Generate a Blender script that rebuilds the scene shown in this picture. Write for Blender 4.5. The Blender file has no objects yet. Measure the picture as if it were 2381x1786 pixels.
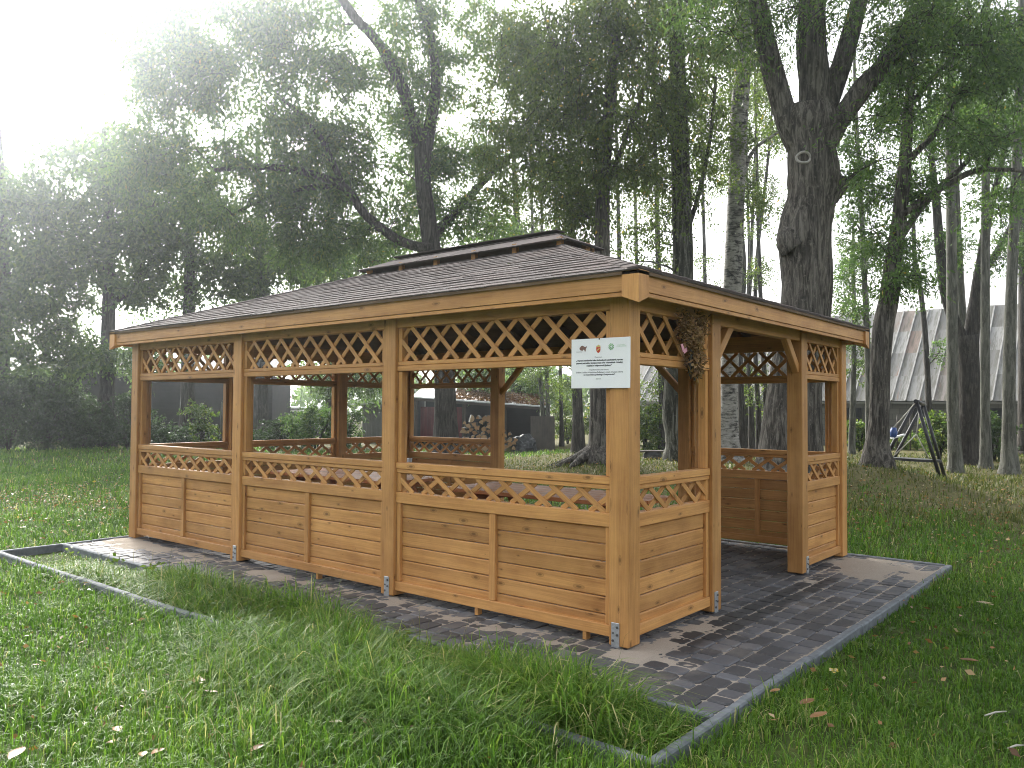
import bpy, math, random
import numpy as np
from mathutils import Matrix, Vector

random.seed(7)
RNG = np.random.default_rng(11)
SC = bpy.context.scene
COL = SC.collection

# ------------------------------------------------------------------ camera
FPX, IW, IH = 1882.59, 2381.0, 1786.0
CAM = np.array([2.7854, -4.5733, 1.556])
YAW, PITCH, ROLL = -0.6902, 0.0300, 0.0059
FW = np.array([math.sin(YAW)*math.cos(PITCH), math.cos(YAW)*math.cos(PITCH), math.sin(PITCH)])
_r = np.array([math.cos(YAW), -math.sin(YAW), 0.0]); _u = np.cross(_r, FW)
RT = _r*math.cos(ROLL) + _u*math.sin(ROLL); UP = -_r*math.sin(ROLL) + _u*math.cos(ROLL)
cam_d = bpy.data.cameras.new('camera'); cam = bpy.data.objects.new('camera', cam_d); COL.objects.link(cam)
cam_d.sensor_width = 36; cam_d.lens = FPX/IW*36; cam_d.clip_start = 0.05; cam_d.clip_end = 2000
M = Matrix.Identity(4)
for i in range(3):
    M[i][0], M[i][1], M[i][2], M[i][3] = RT[i], UP[i], -FW[i], CAM[i]
cam.matrix_world = M
SC.camera = cam

# ------------------------------------------------------------------ sky, sun, exposure
SUN_AZ_DIR = np.array([-0.93, 0.37]); SUN_AZ_DIR = SUN_AZ_DIR/np.linalg.norm(SUN_AZ_DIR)
SUN_EL = math.radians(31)
w = bpy.data.worlds.new('World'); SC.world = w; w.use_nodes = True
nt = w.node_tree; nt.nodes.clear()
sky = nt.nodes.new('ShaderNodeTexSky'); sky.sky_type = 'NISHITA'; sky.sun_disc = False
sky.sun_elevation = SUN_EL; sky.sun_rotation = math.atan2(SUN_AZ_DIR[0], SUN_AZ_DIR[1])
sky.air_density = 1.0; sky.dust_density = 6.0; sky.ozone_density = 1.0; sky.altitude = 100
hs = nt.nodes.new('ShaderNodeHueSaturation'); hs.inputs['Saturation'].default_value = 0.22
bg = nt.nodes.new('ShaderNodeBackground'); bg.inputs['Strength'].default_value = 0.15
wo = nt.nodes.new('ShaderNodeOutputWorld')
nt.links.new(sky.outputs[0], hs.inputs['Color']); nt.links.new(hs.outputs[0], bg.inputs['Color']); nt.links.new(bg.outputs[0], wo.inputs[0])
sun_d = bpy.data.lights.new('sun', 'SUN'); sun_d.energy = 2.0; sun_d.angle = math.radians(10); sun_d.color = (1.0, 0.965, 0.91)
sun = bpy.data.objects.new('sun', sun_d); COL.objects.link(sun)
sd = Vector((SUN_AZ_DIR[0]*math.cos(SUN_EL), SUN_AZ_DIR[1]*math.cos(SUN_EL), math.sin(SUN_EL)))
sun.rotation_euler = sd.to_track_quat('Z', 'Y').to_euler(); sun.location = (-20, 8, 15)
SC.view_settings.view_transform = 'Standard'; SC.view_settings.look = 'None'
SC.view_settings.exposure = 1.78; SC.view_settings.gamma = 1.0; SC.view_settings.use_curve_mapping = False
SC.render.engine = 'CYCLES'
cy = SC.cycles
cy.max_bounces = 6; cy.diffuse_bounces = 3; cy.glossy_bounces = 2; cy.transmission_bounces = 4; cy.transparent_max_bounces = 8; cy.volume_bounces = 0
cy.use_denoising = True; cy.filter_width = 1.0; cy.use_adaptive_sampling = True; cy.adaptive_threshold = 0.02; cy.caustics_reflective = False; cy.caustics_refractive = False

# ------------------------------------------------------------------ layout helpers
def at(px, py, depth):
    return CAM + depth*(FW + RT*(px-IW/2)/FPX - UP*(py-IH/2)/FPX)
LAWN_Z = -0.06
def gpt(px, depth, z=LAWN_Z):
    a = (px-IW/2)/FPX
    b = (CAM[2]-z + depth*(FW[2]+RT[2]*a))/(depth*UP[2])
    return CAM + depth*(FW + RT*a - UP*b)
ORG = {}

def tag(o, label=None, cat=None, group=None, kind=None):
    if label: o['label'] = label
    if cat: o['category'] = cat
    if group: o['group'] = group
    if kind: o['kind'] = kind
    return o
def empty(name, loc):
    o = bpy.data.objects.new(name, None); COL.objects.link(o); o.location = loc; o.empty_display_size = 0.2
    ORG[o] = Vector(loc); return o
def link(name, me, origin, parent=None):
    o = bpy.data.objects.new(name, me); COL.objects.link(o)
    origin = Vector(origin); ORG[o] = origin
    if parent is not None:
        o.parent = parent; o.location = origin - ORG[parent]
    else:
        o.location = origin
    return o
def inst(name, me, mat4, parent=None):
    o = bpy.data.objects.new(name, me); COL.objects.link(o)
    ORG[o] = mat4.to_translation()
    if parent is not None:
        o.parent = parent; o.matrix_basis = Matrix.Translation(-ORG[parent]) @ mat4
    else:
        o.matrix_basis = mat4
    return o
def frame(d, up=(0, 0, 1)):
    x = Vector(d).normalized(); u = Vector(up)
    if abs(x.dot(u.normalized())) > 0.99: u = Vector((1, 0, 0)) if abs(x.x) < 0.9 else Vector((0, 1, 0))
    y = u.cross(x).normalized(); z = x.cross(y)
    return x, y, z

class MB:
    """collects boxes, prisms and tubes into one mesh; UV u runs along the grain in metres"""
    def __init__(s): s.v = []; s.f = []; s.uv = []; s.m = []; s.sm = []
    def face(s, idx, uvs=None, m=0, sm=False):
        s.f.append(tuple(idx)); s.uv.append(uvs if uvs else [(0, 0)]*len(idx)); s.m.append(m); s.sm.append(sm)
    def box(s, c, dims, axes=None, ch=0.0, m=0):
        c = Vector(c)
        X, Y, Z = axes if axes else (Vector((1, 0, 0)), Vector((0, 1, 0)), Vector((0, 0, 1)))
        h = [d/2 for d in dims]; ax = (X, Y, Z); ru, rv = random.uniform(0, 40), random.uniform(0, 40)
        b = len(s.v)
        if ch <= 0:
            for i in range(8):
                sg = (1 if i & 1 else -1, 1 if i & 2 else -1, 1 if i & 4 else -1)
                s.v.append(c + X*(sg[0]*h[0]) + Y*(sg[1]*h[1]) + Z*(sg[2]*h[2]))
            for a, q in ((0, (0, 4, 6, 2)), (0, (1, 3, 7, 5)), (1, (0, 1, 5, 4)), (1, (2, 6, 7, 3)), (2, (0, 2, 3, 1)), (2, (4, 5, 7, 6))):
                uv = []
                for k in q:
                    sg = (1 if k & 1 else -1, 1 if k & 2 else -1, 1 if k & 4 else -1)
                    L = [sg[j]*h[j] for j in range(3)]
                    uv.append((ru+L[0], rv+(L[2] if a == 1 else L[1]) + (0.7 if a == 1 else 0)) if a else (ru+L[1]*.3, rv+L[2]))
                s.face([b+k for k in q], uv, m)
            return
        vid = {}
        for i in range(8):
            sg = (1 if i & 1 else -1, 1 if i & 2 else -1, 1 if i & 4 else -1)
            for a in range(3):
                L = [sg[j]*(h[j] if j == a else h[j]-ch) for j in range(3)]
                vid[(i, a)] = (len(s.v), L); s.v.append(c + X*L[0] + Y*L[1] + Z*L[2])
        def uvof(L, a):
            if a == 0: return (ru+L[1]*.3, rv+L[2])
            return (ru+L[0], rv+(L[2]+0.7 if a == 1 else L[1]))
        for a, q in ((0, (0, 4, 6, 2)), (0, (1, 3, 7, 5)), (1, (0, 1, 5, 4)), (1, (2, 6, 7, 3)), (2, (0, 2, 3, 1)), (2, (4, 5, 7, 6))):
            s.face([vid[(k, a)][0] for k in q], [uvof(vid[(k, a)][1], a) for k in q], m)
        for a in range(3):
            b1, b2 = [j for j in range(3) if j != a]
            for s1 in (0, 1):
                for s2 in (0, 1):
                    i0 = (s1 << b1) | (s2 << b2); i1 = i0 | (1 << a)
                    q = [(i0, b1), (i1, b1), (i1, b2), (i0, b2)]
                    # outward orientation
                    P = [s.v[vid[k][0]] for k in q]; n = (P[1]-P[0]).cross(P[2]-P[0])
                    o = ax[b1]*(1 if s1 else -1) + ax[b2]*(1 if s2 else -1)
                    if n.dot(o) < 0: q = q[::-1]
                    s.face([vid[k][0] for k in q], [uvof(vid[k][1], k[1]) for k in q], m)
        for i in range(8):
            q = [(i, 0), (i, 1), (i, 2)]
            P = [s.v[vid[k][0]] for k in q]; n = (P[1]-P[0]).cross(P[2]-P[0])
            if n.dot(P[0]-c) < 0: q = q[::-1]
            s.face([vid[k][0] for k in q], [uvof(vid[k][1], 1) for k in q], m)
    def bar(s, p0, p1, wd, ht, up=(0, 0, 1), ch=0.0, m=0):
        p0, p1 = Vector(p0), Vector(p1)
        s.box((p0+p1)/2, ((p1-p0).length, wd, ht), frame(p1-p0, up), ch, m)
    def prism(s, poly, ext, m=0):
        """poly: list of 3d points (ccw seen against ext), ext: extrusion vector"""
        P = [Vector(p) for p in poly]; E = Vector(ext); n = len(P); b = len(s.v)
        nrm = Vector((0, 0, 0))
        for i in range(n): nrm += (P[i]-P[0]).cross(P[(i+1) % n]-P[0])
        if nrm.dot(E) > 0: P = P[::-1]
        s.v += P + [p+E for p in P]
        ru = random.uniform(0, 30); e0 = (P[1]-P[0]).normalized() if (P[1]-P[0]).length > 0 else Vector((1, 0, 0))
        e1 = E.normalized()
        def uv(k): q = s.v[k]-P[0]; return (ru+q.dot(e0), q.dot(e1)+q.dot(nrm.normalized().cross(e0) if nrm.length else e1))
        s.face(range(b, b+n), [uv(k) for k in range(b, b+n)], m)
        s.face(range(b+2*n-1, b+n-1, -1), [uv(k) for k in range(b+2*n-1, b+n-1, -1)], m)
        for i in range(n):
            j = (i+1) % n; q = (b+j, b+i, b+n+i, b+n+j)
            s.face(q, [uv(k) for k in q], m)
    def tube(s, path, rad, k=8, m=0, caps=True, sm=True, jit=0.0):
        path = [Vector(p) for p in path]; n = len(path); b = len(s.v); ref = None
        for i in range(n):
            t = (path[min(i+1, n-1)]-path[max(i-1, 0)])
            if t.length < 1e-9: t = Vector((0, 0, 1))
            t.normalize()
            if ref is None: ref = frame(t)[1]
            ref = (ref - t*ref.dot(t)).normalized(); o2 = t.cross(ref)
            for j in range(k):
                a = 2*math.pi*j/k; r = rad[i]*(1+random.uniform(-jit, jit))
                s.v.append(path[i] + ref*(math.cos(a)*r) + o2*(math.sin(a)*r))
        L = 0
        for i in range(n-1):
            d = (path[i+1]-path[i]).length
            for j in range(k):
                j2 = (j+1) % k
                s.face((b+i*k+j, b+i*k+j2, b+(i+1)*k+j2, b+(i+1)*k+j), [(L, j/k*.3), (L, (j+1)/k*.3), (L+d, (j+1)/k*.3), (L+d, j/k*.3)], m, sm)
            L += d
        if caps:
            s.face([b+j for j in range(k)][::-1], None, m); s.face([b+(n-1)*k+j for j in range(k)], None, m)
    def mesh(s, name, mats, origin=(0, 0, 0)):
        me = bpy.data.meshes.new(name); O = Vector(origin)
        me.from_pydata([tuple(v-O) for v in s.v], [], s.f)
        for mt in (mats if isinstance(mats, (list, tuple)) else [mats]): me.materials.append(mt)
        me.polygons.foreach_set('material_index', s.m); me.polygons.foreach_set('use_smooth', s.sm)
        uvl = me.uv_layers.new(name='UVMap')
        uvl.data.foreach_set('uv', [c for f in s.uv for p in f for c in p])
        me.update(); return me
    def build(s, name, mats, parent=None, origin=None):
        if origin is None: origin = ORG[parent] if parent is not None else (0, 0, 0)
        return link(name, s.mesh(name, mats, origin), origin, parent)

def np_mesh(name, V, F, mats, tint=None, origin=(0, 0, 0), smooth=False):
    """V (n,3); F (m,k) array of equal faces; tint per face"""
    me = bpy.data.meshes.new(name); k = F.shape[1]
    V = (V - np.array(origin)).astype(np.float32)
    me.vertices.add(len(V)); me.vertices.foreach_set('co', V.ravel())
    me.loops.add(F.size); me.loops.foreach_set('vertex_index', F.astype(np.int32).ravel())
    me.polygons.add(len(F)); me.polygons.foreach_set('loop_start', np.arange(0, F.size, k, dtype=np.int32))
    me.polygons.foreach_set('loop_total', np.full(len(F), k, dtype=np.int32))
    me.update(calc_edges=True)
    if smooth: me.polygons.foreach_set('use_smooth', np.ones(len(F), bool))
    if tint is not None:
        a = me.attributes.new('tint', 'FLOAT', 'FACE'); a.data.foreach_set('value', tint.astype(np.float32))
    for mt in (mats if isinstance(mats, (list, tuple)) else [mats]): me.materials.append(mt)
    return me

# ------------------------------------------------------------------ materials
class NT:
    def __init__(s, name):
        s.mat = bpy.data.materials.new(name); s.mat.use_nodes = True; s.t = s.mat.node_tree; s.t.nodes.clear()
        s.out = s.n('ShaderNodeOutputMaterial')
    def n(s, typ, **kw):
        x = s.t.nodes.new(typ)
        for k, v in kw.items(): setattr(x, k, v)
        return x
    def l(s, a, b): s.t.links.new(a, b)
    def math(s, op, a, b=None, clamp=False):
        x = s.n('ShaderNodeMath', operation=op, use_clamp=clamp)
        for i, q in enumerate((a, b)):
            if q is None: continue
            if isinstance(q, (int, float)): x.inputs[i].default_value = q
            else: s.l(q, x.inputs[i])
        return x.outputs[0]
    def mix(s, f, a, b, blend='MIX'):
        x = s.n('ShaderNodeMix', data_type='RGBA', blend_type=blend)
        for i, q in ((0, f), (6, a), (7, b)):
            if isinstance(q, (int, float)): x.inputs[i].default_value = q
            elif isinstance(q, tuple): x.inputs[i].default_value = (*q, 1) if len(q) == 3 else q
            else: s.l(q, x.inputs[i])
        return x.outputs[2]
    def ramp(s, f, stops, interp='LINEAR'):
        x = s.n('ShaderNodeValToRGB'); x.color_ramp.interpolation = interp; e = x.color_ramp.elements
        while len(e) < len(stops): e.new(0.5)
        for i, (p, c) in enumerate(stops): e[i].position = p; e[i].color = (*c, 1) if len(c) == 3 else c
        s.l(f, x.inputs[0]); return x.outputs[0]
    def noise(s, vec, scale, detail=4, rough=0.55, dist=0.0):
        x = s.n('ShaderNodeTexNoise'); x.inputs['Scale'].default_value = scale; x.inputs['Detail'].default_value = detail
        x.inputs['Roughness'].default_value = rough; x.inputs['Distortion'].default_value = dist
        if vec is not None: s.l(vec, x.inputs['Vector'])
        return x.outputs[0]
    def mapping(s, vec, scale=(1, 1, 1), loc=(0, 0, 0)):
        x = s.n('ShaderNodeMapping'); x.inputs['Scale'].default_value = scale; x.inputs['Location'].default_value = loc
        s.l(vec, x.inputs['Vector']); return x.outputs[0]
    def bsdf(s, col, rough=0.6, spec=0.3, bump=None, bstr=0.3, bdist=0.01, metallic=0.0):
        p = s.n('ShaderNodeBsdfPrincipled')
        for k, v in (('Base Color', col), ('Roughness', rough), ('Specular IOR Level', spec), ('Metallic', metallic)):
            if isinstance(v, (int, float)): p.inputs[k].default_value = v
            elif isinstance(v, tuple): p.inputs[k].default_value = (*v, 1)
            else: s.l(v, p.inputs[k])
        if bump is not None:
            b = s.n('ShaderNodeBump'); b.inputs['Strength'].default_value = bstr; b.inputs['Distance'].default_value = bdist
            s.l(bump, b.inputs['Height']); s.l(b.outputs[0], p.inputs['Normal'])
        return p
    def done(s, sh):
        s.l(sh.outputs[0] if hasattr(sh, 'outputs') else sh, s.out.inputs[0]); return s.mat

def m_wood(name, light, dark, knots=True, rough=0.5, gs=1.0):
    m = NT(name)
    uv = m.n('ShaderNodeUVMap').outputs[0]
    oi = m.n('ShaderNodeObjectInfo').outputs['Random']
    off = m.n('ShaderNodeCombineXYZ'); m.l(m.math('MULTIPLY', oi, 37.0), off.inputs[0]); m.l(m.math('MULTIPLY', oi, 91.0), off.inputs[1])
    va = m.n('ShaderNodeVectorMath', operation='ADD'); m.l(uv, va.inputs[0]); m.l(off.outputs[0], va.inputs[1]); v = va.outputs[0]
    # gentle waviness of the grain
    wv = m.noise(m.mapping(v, (1.2, 5, 1)), 1.0, 2)
    wc = m.n('ShaderNodeCombineXYZ'); m.l(m.math('MULTIPLY', m.math('SUBTRACT', wv, 0.5), 0.05), wc.inputs[1])
    vb = m.n('ShaderNodeVectorMath', operation='ADD'); m.l(v, vb.inputs[0]); m.l(wc.outputs[0], vb.inputs[1]); g = vb.outputs[0]
    grain = m.noise(m.mapping(g, (2.2*gs, 95*gs, 1)), 1.0, 5, 0.65)
    wide = m.noise(m.mapping(g, (0.9, 14, 1)), 1.0, 3, 0.5)
    blot = m.noise(m.mapping(v, (3.2, 4.5, 1)), 1.0, 4, 0.6)
    f = m.math('ADD', m.math('MULTIPLY', grain, 0.45), m.math('ADD', m.math('MULTIPLY', wide, 0.4), m.math('MULTIPLY', blot, 0.35)))
    col = m.ramp(f, [(0.45, dark), (0.59, tuple((a+b)/2 for a, b in zip(light, dark))), (0.72, light)])
    tone = m.math('ADD', m.math('MULTIPLY', oi, 0.36), 0.83)
    tn = m.n('ShaderNodeCombineColor'); [m.l(tone, tn.inputs[i]) for i in range(3)]
    col = m.mix(1.0, col, tn.outputs[0], 'MULTIPLY')
    h = grain
    wpos = m.n('ShaderNodeNewGeometry').outputs['Position']
    wn = m.ramp(m.noise(wpos, 2.3, 5, 0.65), [(0.42, (0, 0, 0)), (0.66, (1, 1, 1))])
    col = m.mix(m.math('MULTIPLY', wn, 0.22), col, tuple(min(1, c*1.15+0.035) for c in light))
    if knots:
        vo = m.n('ShaderNodeTexVoronoi', voronoi_dimensions='2D', feature='F1'); vo.inputs['Scale'].default_value = 1.0
        m.l(m.mapping(g, (3.4, 8.5, 1)), vo.inputs['Vector'])
        sc = m.n('ShaderNodeSeparateColor'); m.l(vo.outputs['Color'], sc.inputs[0])
        size = m.math('MULTIPLY', m.math('SUBTRACT', sc.outputs[0], 0.36, True), 0.30)
        k = m.math('SUBTRACT', 1.0, m.math('DIVIDE', vo.outputs['Distance'], m.math('ADD', size, 0.001)), True)
        kk = m.ramp(k, [(0.0, (0, 0, 0)), (0.15, (0.45, 0.45, 0.45)), (0.45, (0.3, .3, .3)), (0.7, (1, 1, 1))])
        col = m.mix(m.math('MULTIPLY', kk, 0.75), col, tuple(c*0.33 for c in dark))
        # long dark check marks
        st = m.noise(m.mapping(g, (1.5, 160, 1), (5, 3, 0)), 1.0, 2)
        stf = m.ramp(st, [(0.66, (0, 0, 0)), (0.74, (1, 1, 1))])
        col = m.mix(m.math('MULTIPLY', stf, 0.35), col, tuple(c*0.5 for c in dark))
    return m.done(m.bsdf(col, rough, 0.28, h, 0.18, 0.004))

WOOD = m_wood('stained_pine', (0.565, 0.298, 0.100), (0.325, 0.145, 0.045))
WOOD_CEIL = m_wood('ceiling_boards_shaded', (0.13, 0.085, 0.05), (0.07, 0.045, 0.027), knots=False, rough=0.8)  # pine darkened in colour to deepen the shade and bounce less light inside
WOOD_TABLE = m_wood('table_pine', (0.50, 0.20, 0.075), (0.28, 0.10, 0.035))
WOOD_DARK = m_wood('dark_boards', (0.018, 0.016, 0.016), (0.008, 0.008, 0.008), knots=False, rough=0.85)
WOOD_GREY = m_wood('grey_boards', (0.20, 0.20, 0.195), (0.12, 0.12, 0.115), knots=False, rough=0.85)
WOOD_RED = m_wood('red_boards', (0.17, 0.045, 0.05), (0.09, 0.025, 0.03), knots=False, rough=0.8)
WOOD_BENCH = m_wood('weathered_board', (0.10, 0.085, 0.07), (0.05, 0.045, 0.04), knots=False, rough=0.8)

def m_plain(name, col, rough=0.6, spec=0.3, var=0.15, scale=20, bump=0.1, metallic=0.0, bd=0.005):
    m = NT(name); tc = m.n('ShaderNodeTexCoord').outputs['Object']
    n = m.noise(tc, scale, 5, 0.6)
    c = m.ramp(n, [(0.3, tuple(x*(1-var) for x in col)), (0.7, tuple(min(1, x*(1+var)) for x in col))])
    return m.done(m.bsdf(c, rough, spec, n, bump, bd, metallic))
STEEL = m_plain('galvanised_steel', (0.52, 0.54, 0.56), 0.42, 0.5, 0.18, 60, 0.05, 0.75)
BOLT = m_plain('zinc_bolt', (0.16, 0.16, 0.16), 0.35, 0.5, 0.1, 60, 0.05, 0.9)
BLACK = m_plain('black_steel_tube', (0.02, 0.02, 0.023), 0.4, 0.5, 0.2, 30, 0.05)
ROPE = m_plain('pale_rope', (0.42, 0.40, 0.35), 0.8, 0.2, 0.2, 80, 0.2)
BLUE = m_plain('blue_plastic', (0.03, 0.07, 0.22), 0.4, 0.5, 0.1, 20, 0.0)
WHITE = m_plain('white_paint', (0.72, 0.72, 0.72), 0.45, 0.4, 0.05, 20, 0.0)
PAPER = m_plain('sign_board_white', (0.86, 0.87, 0.90), 0.35, 0.4, 0.02, 6, 0.0)
REDP = m_plain('red_print', (0.55, 0.07, 0.035), 0.5, 0.3, 0.05, 20, 0.0)
GOLD = m_plain('gold_print', (0.62, 0.50, 0.18), 0.5, 0.3, 0.05, 20, 0.0)
BROWNP = m_plain('brown_print', (0.22, 0.12, 0.10), 0.5, 0.3, 0.1, 200, 0.0)
GREENP = m_plain('green_print', (0.16, 0.42, 0.16), 0.5, 0.3, 0.05, 20, 0.0)
INK = m_plain('ink_black', (0.045, 0.045, 0.05), 0.6, 0.2, 0.05, 20, 0.0)
INKG = m_plain('ink_grey', (0.16, 0.16, 0.17), 0.6, 0.2, 0.05, 20, 0.0)
CONC = m_plain('kerb_concrete', (0.155, 0.17, 0.182), 0.8, 0.25, 0.28, 14, 0.35, 0, 0.004)
DARKW = m_plain('window_dark_glass', (0.015, 0.017, 0.02), 0.15, 0.5, 0.1, 5, 0.0)
TARP = m_plain('grey_tarpaulin', (0.035, 0.037, 0.042), 0.5, 0.4, 0.3, 5, 0.3, 0, 0.02)
STONE = m_plain('dark_stone', (0.05, 0.05, 0.048), 0.85, 0.3, 0.4, 9, 0.6, 0, 0.02)
RIBBON = m_plain('pink_ribbon', (0.62, 0.30, 0.36), 0.5, 0.3, 0.1, 30, 0.0)
REDROOF = m_plain('red_roof_sheet', (0.42, 0.05, 0.045), 0.5, 0.4, 0.1, 4, 0.0)
WHITEROOF = m_plain('pale_metal_sheet', (0.62, 0.64, 0.66), 0.45, 0.5, 0.1, 6, 0.05)
PLASTER = m_plain('pale_plaster', (0.45, 0.42, 0.38), 0.9, 0.2, 0.1, 3, 0.1)

def m_shingle():
    m = NT('roof_shingle_felt')
    tc = m.n('ShaderNodeTexCoord').outputs['Object']; oi = m.n('ShaderNodeObjectInfo').outputs['Random']
    at_ = m.n('ShaderNodeAttribute', attribute_name='tint').outputs['Fac']
    r = m.math('FRACT', m.math('ADD', oi, at_))
    sp = m.noise(tc, 420, 2, 0.8); bl = m.noise(tc, 9, 3)
    c = m.ramp(r, [(0.0, (0.074, 0.064, 0.062)), (0.45, (0.100, 0.085, 0.081)), (0.8, (0.130, 0.104, 0.096)), (1.0, (0.092, 0.084, 0.082))])
    c = m.mix(m.math('MULTIPLY', sp, 0.5), c, (0.13, 0.112, 0.106))
    c = m.mix(m.math('MULTIPLY', bl, 0.35), c, (0.05, 0.042, 0.04))
    return m.done(m.bsdf(c, 0.92, 0.14, sp, 0.4, 0.003))
SHINGLE = m_shingle()

def m_paver():
    m = NT('paver_concrete')
    oi = m.n('ShaderNodeObjectInfo').outputs['Random']; at_ = m.n('ShaderNodeAttribute', attribute_name='tint').outputs['Fac']
    r = m.math('FRACT', m.math('ADD', oi, at_)); pos = m.n('ShaderNodeNewGeometry').outputs['Position']
    c = m.ramp(r, [(0.0, (0.040, 0.040, 0.043)), (0.4, (0.072, 0.073, 0.080)), (0.8, (0.11, 0.113, 0.125)), (1.0, (0.155, 0.16, 0.175))])
    n1 = m.noise(pos, 55, 5, 0.7); n2 = m.noise(pos, 3.2, 4, 0.6)
    c = m.mix(m.math('MULTIPLY', n1, 0.55), c, (0.05, 0.05, 0.052))
    # dry sandy dust left in places
    du = m.ramp(m.noise(m.mapping(pos, (1, 1, 1), (4, 2, 0)), 2.6, 6, 0.7), [(0.50, (0, 0, 0)), (0.68, (1, 1, 1))])
    c = m.mix(m.math('MULTIPLY', du, 0.30), c, (0.30, 0.265, 0.225))
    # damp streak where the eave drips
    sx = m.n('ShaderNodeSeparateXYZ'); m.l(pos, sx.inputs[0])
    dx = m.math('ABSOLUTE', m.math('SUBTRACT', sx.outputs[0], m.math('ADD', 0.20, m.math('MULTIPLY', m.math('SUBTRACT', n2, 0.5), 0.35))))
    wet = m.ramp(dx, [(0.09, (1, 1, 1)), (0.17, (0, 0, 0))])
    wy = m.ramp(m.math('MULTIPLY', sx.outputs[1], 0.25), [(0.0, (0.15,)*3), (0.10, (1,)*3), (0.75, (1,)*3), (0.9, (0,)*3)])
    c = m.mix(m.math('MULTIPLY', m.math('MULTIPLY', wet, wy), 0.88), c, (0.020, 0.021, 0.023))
    return m.done(m.bsdf(c, 0.62, 0.4, n1, 0.5, 0.003))
PAVER = m_paver()

def m_sand():
    m = NT('joint_sand'); pos = m.n('ShaderNodeNewGeometry').outputs['Position']
    n = m.noise(pos, 260, 3, 0.8); n2 = m.noise(pos, 4, 4)
    c = m.ramp(n, [(0.25, (0.21, 0.178, 0.145)), (0.5, (0.38, 0.33, 0.272)), (0.8, (0.55, 0.49, 0.41))])
    c = m.mix(m.math('MULTIPLY', n2, 0.35), c, (0.29, 0.25, 0.205))
    return m.done(m.bsdf(c, 0.95, 0.1, n, 0.8, 0.004))
SAND = m_sand()

def m_ground():
    m = NT('lawn_soil'); pos = m.n('ShaderNodeNewGeometry').outputs['Position']
    n1 = m.noise(pos, 0.35, 5, 0.6); n2 = m.noise(pos, 9, 6, 0.7); n3 = m.noise(pos, 60, 3, 0.7)
    green = m.ramp(n2, [(0.3, (0.030, 0.050, 0.013)), (0.5, (0.055, 0.085, 0.020)), (0.72, (0.10, 0.12, 0.035))])
    dry = m.ramp(n2, [(0.3, (0.060, 0.055, 0.024)), (0.5, (0.110, 0.105, 0.042)), (0.72, (0.18, 0.155, 0.075))])
    # drier turf under the trees behind the shelter
    sx = m.n('ShaderNodeSeparateXYZ'); m.l(pos, sx.inputs[0])
    d = m.math('ADD', m.math('MULTIPLY', sx.outputs[1], 0.11), m.math('MULTIPLY', n1, 1.5))
    f = m.ramp(d, [(0.95, (0, 0, 0)), (1.0, (0.0,)*3)])
    f = m.ramp(m.math('MULTIPLY', d, 0.4), [(0.50, (0, 0, 0)), (0.72, (1, 1, 1))])
    c = m.mix(f, green, dry)
    c = m.mix(m.math('MULTIPLY', n3, 0.35), c, (0.05, 0.042, 0.022))
    return m.done(m.bsdf(c, 0.95, 0.1, n2, 0.6, 0.03))
GROUND = m_ground()

def m_leaf(name, stops, trans=0.5, rough=0.45, spec=0.35):
    m = NT(name); a = m.n('ShaderNodeAttribute', attribute_name='tint').outputs['Fac']
    c = m.ramp(a, stops)
    p = m.bsdf(c, rough, spec)
    t = m.n('ShaderNodeBsdfTranslucent')
    m.l(m.mix(1.0, c, (1.35, 1.5, 0.8), 'MULTIPLY'), t.inputs[0])
    mx = m.n('ShaderNodeMixShader'); mx.inputs[0].default_value = trans
    m.l(p.outputs[0], mx.inputs[1]); m.l(t.outputs[0], mx.inputs[2])
    return m.done(mx)
LEAF_ASH = m_leaf('leaf_ash', [(0.0, (0.050, 0.092, 0.032)), (0.5, (0.092, 0.160, 0.050)), (0.85, (0.14, 0.215, 0.058)), (0.97, (0.19, 0.24, 0.06)), (1.0, (0.30, 0.22, 0.04))])
LEAF_BIRCH = m_leaf('leaf_birch', [(0.0, (0.055, 0.085, 0.023)), (0.5, (0.098, 0.142, 0.036)), (0.9, (0.15, 0.185, 0.046)), (0.965, (0.13, 0.14, 0.03)), (1.0, (0.42, 0.30, 0.05))])
LEAF_HEDGE = m_leaf('leaf_shrub', [(0.0, (0.024, 0.044, 0.018)), (0.5, (0.045, 0.078, 0.028)), (1.0, (0.10, 0.145, 0.045))], 0.45)
LEAF_FAR = m_leaf('leaf_hedgerow', [(0.0, (0.050, 0.080, 0.036)), (0.5, (0.088, 0.140, 0.056)), (1.0, (0.15, 0.205, 0.07))], 0.5)
LEAF_YEL = m_leaf('leaf_young', [(0.0, (0.045, 0.085, 0.02)), (0.6, (0.09, 0.14, 0.03)), (1.0, (0.20, 0.22, 0.05))])
GRASS = m_leaf('grass_blade', [(0.0, (0.044, 0.098, 0.016)), (0.4, (0.088, 0.178, 0.027)), (0.75, (0.155, 0.255, 0.042)), (0.92, (0.25, 0.30, 0.08)), (1.0, (0.45, 0.40, 0.22))], 0.38, 0.42, 0.15)
DRYGRASS = m_leaf('dry_grass_blade', [(0.0, (0.045, 0.062, 0.016)), (0.4, (0.085, 0.108, 0.026)), (0.75, (0.15, 0.15, 0.045)), (1.0, (0.27, 0.225, 0.10))], 0.3, 0.5, 0.2)
LITTER = m_leaf('fallen_leaf', [(0.0, (0.10, 0.045, 0.018)), (0.35, (0.26, 0.13, 0.045)), (0.6, (0.38, 0.24, 0.10)), (0.82, (0.46, 0.38, 0.26)), (0.95, (0.55, 0.50, 0.42)), (1.0, (0.55, 0.42, 0.05))], 0.15, 0.4, 0.45)
DRIED = m_leaf('dried_herbs', [(0.0, (0.10, 0.065, 0.032)), (0.5, (0.30, 0.18, 0.085)), (1.0, (0.52, 0.36, 0.20))], 0.25, 0.7, 0.2)

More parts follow.
